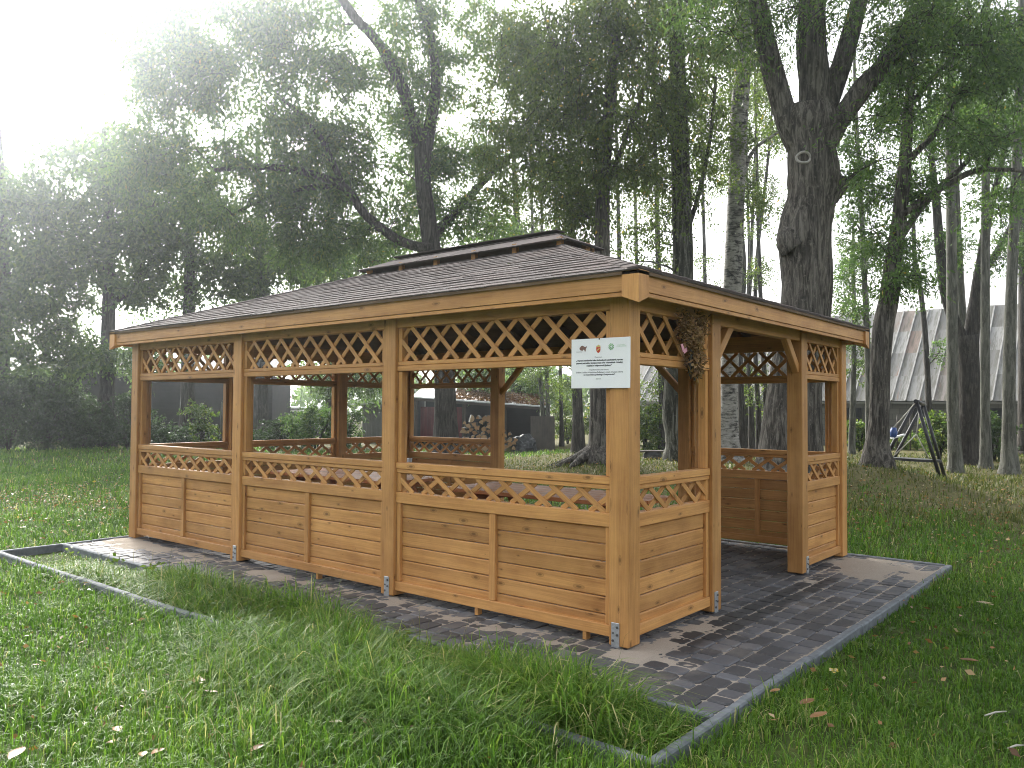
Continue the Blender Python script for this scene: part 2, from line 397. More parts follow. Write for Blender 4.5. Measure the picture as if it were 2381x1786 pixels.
def m_bark(name, c0, c1, c2, sc=1.0, bd=0.05):
    m = NT(name); pos = m.n('ShaderNodeNewGeometry').outputs['Position']
    v = m.mapping(pos, (15*sc, 15*sc, 2.0*sc)); n = m.noise(v, 1.0, 7, 0.70, 0.9)
    lich = m.noise(pos, 14, 5, 0.7)
    c = m.ramp(n, [(0.40, c0), (0.5, c1), (0.60, c2)])
    lf = m.ramp(lich, [(0.58, (0, 0, 0)), (0.70, (1, 1, 1))])
    c = m.mix(m.math('MULTIPLY', lf, 0.45), c, tuple(min(1, x*1.7) for x in c2))
    return m.done(m.bsdf(c, 0.9, 0.15, n, 0.9, bd))
BARK = m_bark('bark_ash', (0.034, 0.031, 0.027), (0.086, 0.078, 0.067), (0.175, 0.162, 0.140))
BARK_DK = m_bark('bark_dark', (0.022, 0.019, 0.016), (0.048, 0.043, 0.037), (0.092, 0.084, 0.074))
BARK_GR = m_bark('bark_aspen', (0.055, 0.055, 0.045), (0.11, 0.11, 0.092), (0.17, 0.17, 0.145), 0.8, 0.02)
BARK_TW = m_bark('bark_twig', (0.018, 0.015, 0.012), (0.035, 0.030, 0.024), (0.06, 0.052, 0.042))
def m_birch():
    m = NT('bark_birch'); pos = m.n('ShaderNodeNewGeometry').outputs['Position']
    a = m.noise(m.mapping(pos, (5, 5, 26)), 1.0, 4, 0.7); b = m.noise(m.mapping(pos, (3.5, 3.5, 5)), 1.0, 5, 0.65, 0.8)
    f = m.math('ADD', m.math('MULTIPLY', a, 0.5), m.math('MULTIPLY', b, 0.6))
    c = m.ramp(f, [(0.44, (0.018, 0.017, 0.016)), (0.50, (0.10, 0.095, 0.085)), (0.56, (0.26, 0.25, 0.23)), (0.75, (0.42, 0.41, 0.385))])
    return m.done(m.bsdf(c, 0.75, 0.2, f, 0.6, 0.02))
BIRCH = m_birch()
BARK_MOSS = m_bark('bark_mossy_birch', (0.016, 0.016, 0.012), (0.052, 0.052, 0.036), (0.17, 0.17, 0.145), 0.8, 0.03)
def m_blocks():
    m = NT('concrete_block_wall'); uv = m.n('ShaderNodeUVMap').outputs[0]
    b = m.n('ShaderNodeTexBrick'); m.l(uv, b.inputs['Vector'])
    b.inputs['Color1'].default_value = (0.165, 0.16, 0.145, 1); b.inputs['Color2'].default_value = (0.12, 0.115, 0.105, 1); b.inputs['Mortar'].default_value = (0.075, 0.072, 0.066, 1)
    b.inputs['Scale'].default_value = 1.0; b.inputs['Mortar Size'].default_value = 0.012; b.inputs['Brick Width'].default_value = 0.60; b.inputs['Row Height'].default_value = 0.26
    n = m.noise(uv, 3, 5, 0.7); c = m.mix(m.math('MULTIPLY', n, 0.5), b.outputs[0], (0.10, 0.10, 0.085))
    return m.done(m.bsdf(c, 0.9, 0.15, b.outputs['Fac'], -0.3, 0.02))
BLOCKS = m_blocks()
def m_tin():
    m = NT('weathered_roof_tin'); uv = m.n('ShaderNodeUVMap').outputs[0]; oi = m.n('ShaderNodeObjectInfo').outputs['Random']
    off = m.n('ShaderNodeCombineXYZ'); m.l(m.math('MULTIPLY', oi, 50.0), off.inputs[0]); m.l(m.math('MULTIPLY', oi, 23.0), off.inputs[1])
    va = m.n('ShaderNodeVectorMath', operation='ADD'); m.l(uv, va.inputs[0]); m.l(off.outputs[0], va.inputs[1]); v = va.outputs[0]
    base = m.ramp(oi, [(0.0, (0.17, 0.167, 0.155)), (0.4, (0.24, 0.237, 0.225)), (0.84, (0.32, 0.317, 0.305)), (0.92, (0.25, 0.215, 0.19)), (1.0, (0.25, 0.18, 0.145))])
    s = m.ramp(m.noise(m.mapping(v, (0.8, 7, 1)), 1.0, 5, 0.7), [(0.46, (0, 0, 0)), (0.60, (1, 1, 1))])
    c = m.mix(m.math('MULTIPLY', s, 0.75), base, (0.10, 0.097, 0.07))
    s2 = m.ramp(m.noise(m.mapping(v, (0.7, 4, 1), (7, 1, 0)), 1.0, 4, 0.6), [(0.60, (0, 0, 0)), (0.72, (1, 1, 1))])
    c = m.mix(m.math('MULTIPLY', s2, 0.6), c, (0.27, 0.13, 0.08))
    return m.done(m.bsdf(c, 0.6, 0.35, s, 0.2, 0.01))
TIN = m_tin()
TINRIB = m_plain('roof_seam_zinc', (0.36, 0.355, 0.34), 0.5, 0.4, 0.25, 4, 0.1)
def m_log():
    m = NT('split_log'); pos = m.n('ShaderNodeNewGeometry').outputs['Position']; oi = m.n('ShaderNodeObjectInfo').outputs['Random']
    n = m.noise(pos, 18, 4, 0.7)
    c = m.ramp(oi, [(0.0, (0.28, 0.15, 0.07)), (0.5, (0.42, 0.26, 0.13)), (1.0, (0.50, 0.36, 0.21))])
    c = m.mix(m.math('MULTIPLY', n, 0.6), c, (0.20, 0.11, 0.055))
    return m.done(m.bsdf(c, 0.85, 0.15, n, 0.4, 0.01))
LOGEND = m_log()

# ================================================================== ground
MOUNDS = []   # x, y, height, sigma
def mound(px, depth, h, s): p = gpt(px, depth); MOUNDS.append((p[0], p[1], h, s))
mound(1398, 19.0, 0.36, 1.25); mound(2040, 15.6, 0.42, 1.25); mound(1842, 15.0, 0.22, 1.5); mound(1582, 20.0, 0.26, 1.0); mound(1692, 22.0, 0.2, 1.2)
mound(1960, 12.2, 0.16, 1.1)
def gh(x, y):
    x = np.asarray(x, float); y = np.asarray(y, float)
    z = np.full(np.broadcast(x, y).shape, LAWN_Z)
    for mx, my, h, s in MOUNDS: z = z + h*np.exp(-((x-mx)**2+(y-my)**2)/(2*s*s))
    far = np.clip((np.hypot(x+3, y-2)-6)/6, 0, 1)
    z = z + far*(0.035*np.sin(x*0.9+1.3)*np.cos(y*0.7) + 0.05*np.sin(x*0.31+y*0.23))
    inpad = (x > -7.0) & (x < 1.0) & (y > -1.4) & (y < 4.6)
    return np.where(inpad, LAWN_Z-0.02, z)
def build_ground():
    rr = np.concatenate([np.linspace(0.01, 12, 70), np.linspace(12.4, 45, 90), np.geomspace(47, 1500, 26)])
    na = 200; A = np.linspace(0, 2*np.pi, na, endpoint=False)
    R_, A_ = np.meshgrid(rr, A, indexing='ij'); X = -1+R_*np.cos(A_); Y = 1+R_*np.sin(A_)
    Z = gh(X, Y); V = np.stack([X, Y, Z], -1).reshape(-1, 3)
    i = np.arange(len(rr)-1)[:, None]*na; j = np.arange(na)[None, :]; j2 = (j+1) % na
    F = np.stack([i+j, i+na+j, i+na+j2, i+j2], -1).reshape(-1, 4)
    o = link('lawn', np_mesh('lawn', V, F, GROUND, smooth=True), (0, 0, 0)); tag(o, kind='structure')
build_ground()

# ================================================================== paving
PX0, PX1, PY0, PY1 = -6.95, 0.93, -0.68, 4.55
PTOP = -0.012
pave = MB(); pave.box(((PX0+PX1)/2, (PY0+PY1)/2, -0.058), (PX1-PX0, PY1-PY0, 0.06))
pavement = pave.build('pavement', SAND, None, (0, 0, 0)); tag(pavement, kind='structure')
def paver_mb(w_, l_, mb=None, c=(0, 0, 0)):
    mb = mb or MB(); c = Vector(c); r = 0.018; b = 0.007; H = 0.05
    def ring(ins, z):
        hw, hl, rr = w_/2-ins, l_/2-ins, r
        pts = []
        for sx, sy in ((1, 1), (-1, 1), (-1, -1), (1, -1)):
            p1 = (sx*hw, sy*(hl-rr)); p2 = (sx*(hw-rr), sy*hl)
            pts += [p1, p2] if sx*sy > 0 else [p2, p1]
        ids = []
        for x, y in pts: ids.append(len(mb.v)); mb.v.append(c+Vector((x, y, z)))
        return ids
    a = ring(0, -H); bb = ring(0, -b); cc = ring(b, 0)
    mb.face(cc)
    for lo, hi in ((a, bb), (bb, cc)):
        for k in range(8): mb.face((lo[k], lo[(k+1) % 8], hi[(k+1) % 8], hi[k]))
    return mb
pv_list = []; x = PX1-0.012; GAP = 0.009
while x > PX0+0.05:
    wd = 0.142; y = PY0+0.015; rr = random.Random(int(x*1000))
    while y < PY1-0.1:
        ln = rr.choice((0.105, 0.142, 0.142, 0.178, 0.214))
        if y+ln > PY1-0.01: ln = PY1-0.01-y
        if ln > 0.06: pv_list.append((x-wd/2, y+ln/2, wd-GAP, round(ln-GAP, 3)))
        y += ln
    x -= wd
def vis_rank(p):
    x, y = p[0], p[1]
    vis = y < 0.05 or x > -0.1 or (y > 1.3 and y < 4.2 and x > -1.6)
    return (0 if vis else 1, math.hypot(x-CAM[0], y-CAM[1]))
pv_list.sort(key=vis_rank)
pmesh = {}
rest = MB(); rest_t = []
for k, (px_, py_, w_, l_) in enumerate(pv_list):
    dz = random.gauss(0, 0.0018)
    if k < 300:
        if (w_, l_) not in pmesh: pmesh[(w_, l_)] = paver_mb(w_, l_).mesh('paver', PAVER)
        Mx = Matrix.Translation((px_, py_, PTOP+dz)) @ Matrix.Rotation(random.gauss(0, 0.012), 4, 'Z') @ Matrix.Rotation(random.gauss(0, 0.008), 4, 'X') @ Matrix.Rotation(random.gauss(0, 0.008), 4, 'Y')
        inst('paver', pmesh[(w_, l_)], Mx, pavement)
    else:
        n0 = len(rest.f); paver_mb(w_, l_, rest, (px_, py_, PTOP+dz)); rest_t += [random.random()]*(len(rest.f)-n0)
o = rest.build('paver', PAVER, pavement); a = o.data.attributes.new('tint', 'FLOAT', 'FACE'); a.data.foreach_set('value', rest_t); tag(o, kind='stuff')

# drifted sand lying over joints and pavers
def build_sand():
    from mathutils import noise as mn
    def sheet(x0, x1, y0, y1, st):
        nx, ny = int((x1-x0)/st), int((y1-y0)/st)
        X, Y = np.meshgrid(np.linspace(x0, x1, nx), np.linspace(y0, y1, ny), indexing='ij'); Z = np.zeros_like(X)
        for i in range(nx):
            for j in range(ny):
                xx, yy = X[i, j], Y[i, j]
                n = mn.fractal(Vector((xx*2.6, yy*2.6, 3)), 0.55, 2.2, 6); f = mn.noise(Vector((xx*34, yy*34, 1)))+.6*mn.noise(Vector((xx*75, yy*75, 5)))
                a = 0.0
                a += 1.0*math.exp(-((yy+0.10)/0.16)**2) if xx < 0.2 else 0      # along the long wall
                a += 1.0*math.exp(-((xx-0.06)/0.13)**2) if (yy < 1.3 and yy > -0.2) else 0
                a += 2.2*math.exp(-(((xx-0.40)/0.46)**2+((yy-3.95)/0.66)**2))       # drift at the far corner
                a += 0.9*math.exp(-(((xx+6.6)/0.5)**2+((yy+0.35)/0.35)**2))
                a += 0.75*math.exp(-((yy-PY0)/0.028)**2) + 0.75*math.exp(-((xx-PX1)/0.025)**2) + 0.5*math.exp(-((xx+6.0)/0.9)**2)*math.exp(-((yy+0.3)/0.3)**2)
                a += 0.75*math.exp(-(((xx-0.38)/0.16)**2+((yy+0.02)/0.10)**2))
                Z[i, j] = PTOP-0.0042 + 0.0125*(a*0.66+0.62*n-0.33) + 0.0026*f
        Z = np.clip(Z, PTOP-0.012, PTOP+0.013)
        V = np.stack([X, Y, Z], -1).reshape(-1, 3); i = np.arange(nx-1)[:, None]*ny; j = np.arange(ny-1)[None, :]
        F = np.stack([i+j, i+ny+j, i+ny+j+1, i+j+1], -1).reshape(-1, 4); return V, F
    a = sheet(PX0, PX1, PY0, 0.12, 0.018); b = sheet(-0.16, PX1, 0.121, PY1, 0.018); c = sheet(-3.0, -0.161, 0.121, PY1, 0.06)
    V = np.concatenate([a[0], b[0], c[0]]); F = np.concatenate([a[1], b[1]+len(a[0]), c[1]+len(a[0])+len(b[0])])
    o = link('drifted_sand', np_mesh('drifted_sand', V, F, SAND, smooth=True), (0, 0, 0))
    tag(o, 'pale sand drifted over the grey pavers around the shelter', 'sand', kind='stuff')
build_sand()

# kerb stones, one metre each
kerb = MB(); kerb.box((PX1+0.03, -0.0, -0.115), (0.03, 1.0, 0.02)); kerb = kerb.build('kerb', CONC, None, (0, 0, 0)); tag(kerb, kind='structure')
def kerb_run(p0, p1, top=0.004):
    p0, p1 = Vector((*p0, 0)), Vector((*p1, 0)); d = p1-p0; n = max(1, round(d.length/1.0)); dirn = d.normalized()
    for k in range(n):
        sd_ = Vector((-dirn.y, dirn.x, 0)); a = p0+d*(k/n)+dirn*0.005+sd_*random.gauss(0, .004); b = p0+d*((k+1)/n)-dirn*0.005+sd_*random.gauss(0, .004)
        mb = MB(); j = random.gauss(0, 0.004)
        mb.bar(a+Vector((0, 0, top-0.09+j)), b+Vector((0, 0, top-0.09+random.gauss(0, .002))), 0.058, 0.18, ch=0.009)
        mb.build('kerb_stone', CONC, kerb)
kerb_run((0.96, -1.395), (0.96, 4.60)); kerb_run((-6.92, -0.71), (0.93, -0.71)); kerb_run((-6.92, -1.365), (0.93, -1.365), 0.0)
kerb_run((-6.95, -1.395), (-6.99, 4.60)); kerb_run((-6.95, 4.575), (0.93, 4.575))

# ================================================================== gazebo
L, W, T = 6.9, 4.485, 0.15
EV = 0.1635
gaz = empty('gazebo', (-3.45, 2.24, 0))
tag(gaz, 'open wooden picnic gazebo with lattice panels and brown shingle roof', 'gazebo')
def bracket(c, n, parent, s):
    """steel post anchor: plate on the face with outward normal n, base foot, bolts"""
    n = Vector(n); c = Vector(c); side = Vector((0, 0, 1)).cross(n)
    mb = MB(); ax = (side, n, Vector((0, 0, 1)))
    mb.box(c+n*0.003+Vector((0, 0, 0.075)), (0.062, 0.005, 0.155), ax, 0.002)
    mb.box(c-n*0.02+Vector((0, 0, -0.006)), (0.062, 0.05, 0.006), ax)
    br = mb.build('post_anchor', STEEL, parent, c)
    for dx, dz in ((0.017, 0.125), (-0.014, 0.085), (0.016, 0.075), (-0.016, 0.035)):
        b = MB(); p = c+side*dx+Vector((0, 0, dz))+n*0.005
        r = 0.0085 if dx*dz != 0 and abs(dx) > 0.0145 else 0.006
        b.tube([p, p+n*0.007], [r, r], 6, sm=False)
        b.v = [v for v in b.v]; b.build('bolt', BOLT, br, p) if False else b.build('bolt', BOLT, parent, p)
POSTS = {}
def post(cx, cy, fac=None, h=2.30):
    mb = MB(); mb.box((cx, cy, h/2), (h, T, T), (Vector((0, 0, 1)), Vector((1, 0, 0)), Vector((0, 1, 0))), 0.006)
    p = mb.build('post', WOOD, gaz, (cx, cy, 0)); POSTS[(cx, cy)] = p
    for f in (fac or []): bracket((cx+f[0]*T/2+(f[1] != 0)*f[2], cy+f[1]*T/2+(f[0] != 0)*f[2], 0.0), (f[0], f[1], 0), p, 1)
    return p
h = T/2
post(-h, h, [(0, -1, -0.022)]); post(-2.33, h, [(0, -1, 0.0)]); post(-4.626, h, [(0, -1, 0.01)]); post(-L+h, h, [(-1, 0, 0.0)])
post(-h, 1.308, [(1, 0, -0.02)]); post(-h, 3.226, [(1, 0, 0.045)]); post(-h, W-h)
post(-L+h, 1.308, [(-1, 0, 0)]); post(-L+h, 3.06); post(-L+h, W-h, [(-1, 0, 0)])
post(-4.90, W-h); post(-1.87, W-h)

ZB, Z1, Z2, Z3, Z4, Z5, Z6, Z7 = 0.044, 0.12, 0.766, 0.858, 1.016, 1.102, 1.859, 1.94
ZH0, ZH1 = 2.219, 2.40
def panel(A, B, nrm, mid=True):
    """wall panel between two posts; A,B on the outer face line, nrm outward"""
    A, B, n = Vector((*A, 0)), Vector((*B, 0)), Vector((*nrm, 0)); e = (B-A).normalized(); Ln = (B-A).length
    zz = Vector((0, 0, 1)); axh = (e, -n, zz) ; axv = (zz, e, -n)
    if e.cross(-n).dot(zz) < 0: axh = (e, n, zz)
    def P(s, d, z): return A+e*s-n*d+zz*z
    mb = MB()
    def hr(z0, z1, d0, d1, s0=0.0, s1=None, ch=0.004):
        s1 = Ln if s1 is None else s1
        mb.box(P((s0+s1)/2, (d0+d1)/2, (z0+z1)/2), (s1-s0, d1-d0, z1-z0), axh, ch)
    def vr(s0, s1, z0, z1, d0, d1, ch=0.004):
        mb.box(P((s0+s1)/2, (d0+d1)/2, (z0+z1)/2), (z1-z0, s1-s0, d1-d0), (zz, e, zz.cross(e)), ch)
    hr(ZB, Z1, 0.022, 0.10); hr(Z2, Z3, 0.024, 0.10); hr(1.049, Z5, 0.020, 0.105); hr(Z4, 1.047, 0.026, 0.085)
    hr(Z6, 1.905, 0.024, 0.10); hr(1.907, Z7, 0.028, 0.09)
    sw = 0.048
    for s0, s1 in ((0.005, sw), (Ln-sw, Ln-0.005)):
        vr(s0, s1, Z1+0.001, Z2-0.001, 0.031, 0.10); vr(s0, s1, Z3+.001, Z4-.001, 0.031, 0.09); vr(s0, s1, Z5+.001, Z6-.001, 0.034, 0.10); vr(s0, s1, Z7+.001, ZH0-.001, 0.031, 0.10)
    mids = []
    if mid:
        ms = Ln*0.5; vr(ms-0.031, ms+0.031, Z1+0.001, Z2-0.001, 0.030, 0.085); mids = [(sw, ms-0.031), (ms+0.031, Ln-sw)]
    else: mids = [(sw, Ln-sw)]
    fr = mb.build('panel_frame', WOOD, gaz, P(Ln/2, 0.06, 0))
    for s0, s1 in mids:
        np_ = 6; zt = Z2-0.004; z = Z1-0.02; hts = [0.075]+[(zt-Z1-0.055)/5]*5
        for hgt in hts:
            q = MB(); q.box(P((s0+s1)/2, 0.066+random.uniform(-.0015, .0015), z+hgt/2), (s1-s0+0.01, 0.020, hgt-0.004), axh, 0.0075)
            q.build('plank', WOOD, fr, P((s0+s1)/2, 0.066, z+hgt/2)); z += hgt
    def lattice(z0, z1, pitch, run):
        a0, a1 = sw-0.004, Ln-sw+0.004; hgt = z1-z0
        for sgn in (1, -1):
            d = 0.040 if sgn > 0 else 0.056
            n0 = int((a1-a0+run)/pitch)+2
            for k in range(-2, n0):
                st = a0 - run*0.5 + k*pitch + 0.03
                pa, pb = (st, z1), (st+run, z0)
                if sgn < 0: pa, pb = (a0+a1-pa[0], pa[1]), (a0+a1-pb[0], pb[1])
                (sA, zA), (sB, zB) = pa, pb
                def cl(sA, zA, sB, zB):
                    for lim, lo in ((a0, True), (a1, False)):
                        for _ in range(2):
                            out = sA < lim if lo else sA > lim
                            if out:
                                if (sB < lim if lo else sB > lim): return None
                                tt = (lim-sA)/(sB-sA); sA, zA = lim, zA+(zB-zA)*tt
                            sA, zA, sB, zB = sB, zB, sA, zA
                    return sA, zA, sB, zB
                c = cl(sA, zA, sB, zB)
                if c is None or math.hypot(c[2]-c[0], c[3]-c[1]) < 0.045: continue
                p0, p1 = P(c[0], d, c[1]), P(c[2], d, c[3])
                dr = (p1-p0).normalized(); q = MB()
                q.box((p0+p1)/2, ((p1-p0).length+0.012, 0.039, 0.011), (dr, n.cross(dr), n), 0.0025)
                q.build('lattice_strip', WOOD, fr, (p0+p1)/2)
    lattice(Z3, Z4, 0.233, 0.226); lattice(Z7, ZH0, 0.229, 0.293)
    return fr
bx = [0.0, -2.33, -4.626, -L]
panel((-2.33+h, 0), (-T, 0), (0, -1)); panel((-4.626+h, 0), (-2.33-h, 0), (0, -1)); panel((-L+T, 0), (-4.626-h, 0), (0, -1))
panel((0, T), (0, 1.308-h), (1, 0), False); panel((0, 3.226+h), (0, W-T), (1, 0), False)
panel((-L, 1.308-h), (-L, T), (-1, 0), False); panel((-L, 3.06-h), (-L, 1.308+h), (-1, 0)); panel((-L, W-T), (-L, 3.06+h), (-1, 0), False)
panel((-1.87+h, W), (-T, W), (0, 1)); panel((-L+T, W), (-4.90-h, W), (0, 1))
# head beams on the posts
for p0, p1 in (((-L+T, 0.065, 0), (-T, 0.065, 0)), ((-L+T, W-0.065, 0), (-T, W-0.065, 0)), ((-0.065, T, 0), (-0.065, W-T, 0)), ((-L+0.065, T, 0), (-L+0.065, W-T, 0))):
    mb = MB(); z = Vector((0, 0, (ZH0+ZH1)/2)); mb.bar(Vector(p0)+z, Vector(p1)+z, 0.09, ZH1-ZH0, ch=0.004)
    mb.build('head_beam', WOOD, gaz, (Vector(p0)+Vector(p1))/2+z)
def brace(p, d, z0, run):
    mb = MB(); p = Vector((*p, z0)); d = Vector((*d, 0)); q = p+d*run; q.z = ZH0+0.01
    dr = (q-p).normalized(); mb.bar(p-dr*0.02, q+dr*0.02, 0.06, 0.075, ch=0.004); mb.build('brace', WOOD, gaz, p)
brace((-0.06, 1.383), (0, 1), 1.95, 0.27); brace((-0.06, 3.151), (0, -1), 1.95, 0.27)
brace((-1.945, W-h), (-1, 0), 1.78, 0.44); brace((-4.825, W-h), (1, 0), 1.78, 0.44)
# short packing battens under the panels
for bx_, by_ in ((-0.36, 0.05), (-1.35, 0.05), (-3.3, 0.05)):
    mb = MB(); mb.box((bx_, by_, 0.017), (0.03, 0.05, 0.052)); mb.build('packing_block', WOOD, gaz, (bx_, by_, 0.02))

# ------------------------------------------------------------------ roof
x0e, x1e, y0e, y1e = -L-EV, EV, -EV, W+EV
ZE, SL = 2.438, 0.35; HS = (y1e-y0e)/2; YR = W/2; TOPR = HS-0.16
SLOPES = [  # origin corner, along-eave dir, inward dir, eave length
    (Vector((x0e, y0e, 0)), Vector((1, 0, 0)), Vector((0, 1, 0)), x1e-x0e),
    (Vector((x1e, y0e, 0)), Vector((0, 1, 0)), Vector((-1, 0, 0)), y1e-y0e),
    (Vector((x1e, y1e, 0)), Vector((-1, 0, 0)), Vector((0, -1, 0)), x1e-x0e),
    (Vector((x0e, y1e, 0)), Vector((0, -1, 0)), Vector((1, 0, 0)), y1e-y0e)]
deck = MB(); OV = 0.022
for O, e, i, ln in SLOPES:
    def RP(s, run, lift=0.0, O=O, e=e, i=i): return O+e*s+i*run+Vector((0, 0, ZE+SL*run+lift))
    tr = TOPR if ln > 5 else TOPR
    poly = [RP(-OV, -OV), RP(ln+OV, -OV), RP(ln-tr, tr), RP(tr, tr)]
    deck.prism(poly, Vector((0, 0, -0.022)))
    # rafters
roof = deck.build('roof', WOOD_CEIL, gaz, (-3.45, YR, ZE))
for k in range(9):
    xx = x0e+0.55+k*(x1e-x0e-1.1)/8
    for sgn, ye in ((1, y0e), (-1, y1e)):
        run = min(HS-0.2, xx-x0e, x1e-xx)
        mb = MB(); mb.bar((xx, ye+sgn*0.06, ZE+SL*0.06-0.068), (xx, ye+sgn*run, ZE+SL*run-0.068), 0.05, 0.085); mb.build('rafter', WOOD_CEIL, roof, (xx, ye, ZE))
CS = 1/math.sqrt(1+SL*SL)
EXPO, TABW, TABL = 0.142, 0.333, 0.20
tab_mesh = {}
def tab_poly(pts, th):
    """pts: 4 local (x along eave, y up slope) of a tab, lower edge first; lower edge is proud"""
    mb = MB(); y0 = min(p[1] for p in pts); y1 = max(p[1] for p in pts)
    zt = [0.010+th - (0.010+th-0.003)*((p[1]-y0)/(y1-y0+1e-6)) for p in pts]
    b = len(mb.v)
    for p, z in zip(pts, zt): mb.v.append(Vector((p[0], p[1], z)))
    for p, z in zip(pts, zt): mb.v.append(Vector((p[0], p[1], max(0.0, z-0.0075-th))))
    mb.face((0, 1, 2, 3)); mb.face((7, 6, 5, 4))
    for q in range(4): mb.face((q, q+4, (q+1) % 4+4, (q+1) % 4))
    return mb
sh_stuff_V = []; sh_stuff_F = []; sh_t = []
cnt = 0
def rows_for(si, O, e, i, ln, ze, sl, hs, parent, maxobj, toprun, expo=EXPO, tabw=TABW, tabl=TABL):
    global cnt
    cs = 1/math.sqrt(1+sl*sl); nr = Vector((-i.x*sl, -i.y*sl, 1)).normalized(); upv = (i+Vector((0, 0, sl))).normalized()
    rows = int(toprun/cs/expo)+1; rr = random.Random(si*77+5)
    for r in range(rows):
        s0 = r*expo - OV/cs; s1 = s0+tabl
        if s0*cs > toprun-0.02: break
        s1 = min(s1, toprun/cs)
        xa = -OV + (r % 2)*(-tabw/2) + rr.uniform(-.03, .03) - tabw
        while xa < ln+OV:
            xb = xa+tabw-0.004; th = rr.choice((0.0, 0.001, 0.003, 0.005))
            drop = rr.uniform(-0.007, 0.007)
            def cl(x, s): run = s*cs; return min(max(x, run), ln-run)
            p = [(cl(xa, s0), s0+drop), (cl(xb, s0), s0+drop), (cl(xb, s1), s1), (cl(xa, s1), s1)]
            if p[1][0]-p[0][0] > 0.03:
                full = abs(p[0][0]-xa) < 1e-6 and abs(p[1][0]-xb) < 1e-6 and abs(p[2][0]-xb) < 1e-6 and abs(p[3][0]-xa) < 1e-6 and s1-s0 > tabl-.001
                base = O+Vector((0, 0, ze))
                Mx = Matrix(((e.x, upv.x, nr.x, 0), (e.y, upv.y, nr.y, 0), (e.z, upv.z, nr.z, 0), (0, 0, 0, 1)))
                if cnt < maxobj:
                    if full:
                        key = (th, tabw, tabl)
                        if key not in tab_mesh: tab_mesh[key] = tab_poly([(0, 0), (tabw-0.004, 0), (tabw-0.004, tabl), (0, tabl)], th).mesh('shingle', SHINGLE)
                        org = base+e*xa+upv*(s0+drop); me = tab_mesh[key]
                    else:
                        q = [(a-p[0][0], b_-p[0][1]) for a, b_ in p]; me = tab_poly(q, th).mesh('shingle', SHINGLE); org = base+e*p[0][0]+upv*p[0][1]
                    inst('shingle', me, Matrix.Translation(org) @ Mx, parent); cnt += 1
                else:
                    mb = tab_poly(p, th); nb = len(sh_stuff_V)
                    sh_stuff_V.extend([Matrix.Translation(base) @ Mx @ v for v in mb.v])
                    sh_stuff_F.extend([tuple(nb+k for k in f) for f in mb.f]); sh_t.extend([rr.random()]*len(mb.f))
            xa += tabw
for si, (O, e, i, ln) in enumerate(SLOPES):
    rows_for(si, O, e, i, ln, ZE, SL, HS, roof, (300 if si < 2 else 0), TOPR)
# hip caps: folded shingles up each hip, and felt under-edge
for si, (O, e, i, ln) in enumerate(SLOPES):
    pe = SLOPES[(si+3) % 4]
    # hip starts at O (its own origin corner) going (e+i)
    d = (e+i)
    n = int(TOPR/0.115)
    for k in range(n):
        ra = k*0.115 - (OV if k == 0 else 0); rb = ra+0.17
        if rb > TOPR: rb = TOPR
        def hp(run, off, side, lift):
            base = O+d*run+Vector((0, 0, ZE+SL*run+lift))
            v = (e if side > 0 else i)   # move along either slope's eave direction
            return base+v*off + Vector((0, 0, 0 if True else 0)) - Vector((0, 0, 0))
        wdt = 0.085; nb = len(sh_stuff_V)
        la, lb = 0.024, 0.014
        # on slope si: moving along e from the hip keeps run constant -> same height ; on the previous slope: moving along i
        pts = [hp(ra, 0, 1, la+0.004), hp(rb, 0, 1, lb+0.004), hp(rb, wdt, 1, lb-0.001), hp(ra, wdt, 1, la-0.002), hp(rb, wdt, -1, lb-0.001), hp(ra, wdt, -1, la-0.002)]
        low = [p-Vector((0, 0, 0.012)) for p in pts]
        sh_stuff_V.extend(pts+low)
        for f in ((0, 3, 2, 1), (0, 1, 4, 5), (3, 0, 6, 9), (0, 5, 11, 6), (2, 3, 9, 8), (5, 4, 10, 11)): sh_stuff_F.append(tuple(nb+q for q in f)); sh_t.append((k*0.37+si*.21) % 1.0)
me = bpy.data.meshes.new('shingle'); OO = ORG[roof]
me.from_pydata([tuple(v-OO) for v in sh_stuff_V], [], sh_stuff_F); me.materials.append(SHINGLE)
a = me.attributes.new('tint', 'FLOAT', 'FACE'); a.data.foreach_set('value', sh_t)
tag(link('shingle', me, OO, roof), kind='stuff')
# fascia, drip trim, corner blocks
ZF0, ZF1 = 2.275, 2.432
for (O, e, i, ln) in SLOPES:
    for a_, b_ in ((0.09, ln*0.44), (ln*0.44, ln-0.09)) if ln > 5 else ((0.09, ln-0.09),):
        mb = MB(); c = O+e*((a_+b_)/2)+i*0.012+Vector((0, 0, (2.305+ZF1)/2)); mb.box(c, (b_-a_-0.001, 0.024, ZF1-2.305), (e, i, Vector((0, 0, 1))), 0.002)
        mb.build('fascia_board', WOOD, gaz, c)
    mb = MB(); c = O+e*(ln/2)+i*0.018+Vector((0, 0, (ZF0+2.302)/2)); mb.box(c, (ln-0.18, 0.022, 2.302-ZF0), (e, i, Vector((0, 0, 1))), 0.002); mb.build('fascia_trim', WOOD, gaz, c)
    # corner block at O
    mb = MB(); s = 0.125; b = 0.022; c = O-e*b-i*b
    pts = [c, c+e*s, c+e*s+i*s, c+i*s]; zl = [2.224, 2.270, 2.285, 2.270]
    mb.v = [p+Vector((0, 0, z)) for p, z in zip(pts, zl)]+[p+Vector((0, 0, 2.434)) for p in pts]
    for f in ((0, 1, 5, 4), (1, 2, 6, 5), (2, 3, 7, 6), (3, 0, 4, 7), (4, 5, 6, 7), (3, 2, 1, 0)):
        z0 = random.uniform(0, 9); mb.face(f, [((mb.v[k]).z+z0, (mb.v[k]).dot(e)+(mb.v[k]).dot(i)) for k in f])
    mb.build('corner_block', WOOD, gaz, c+Vector((0, 0, 2.35)))
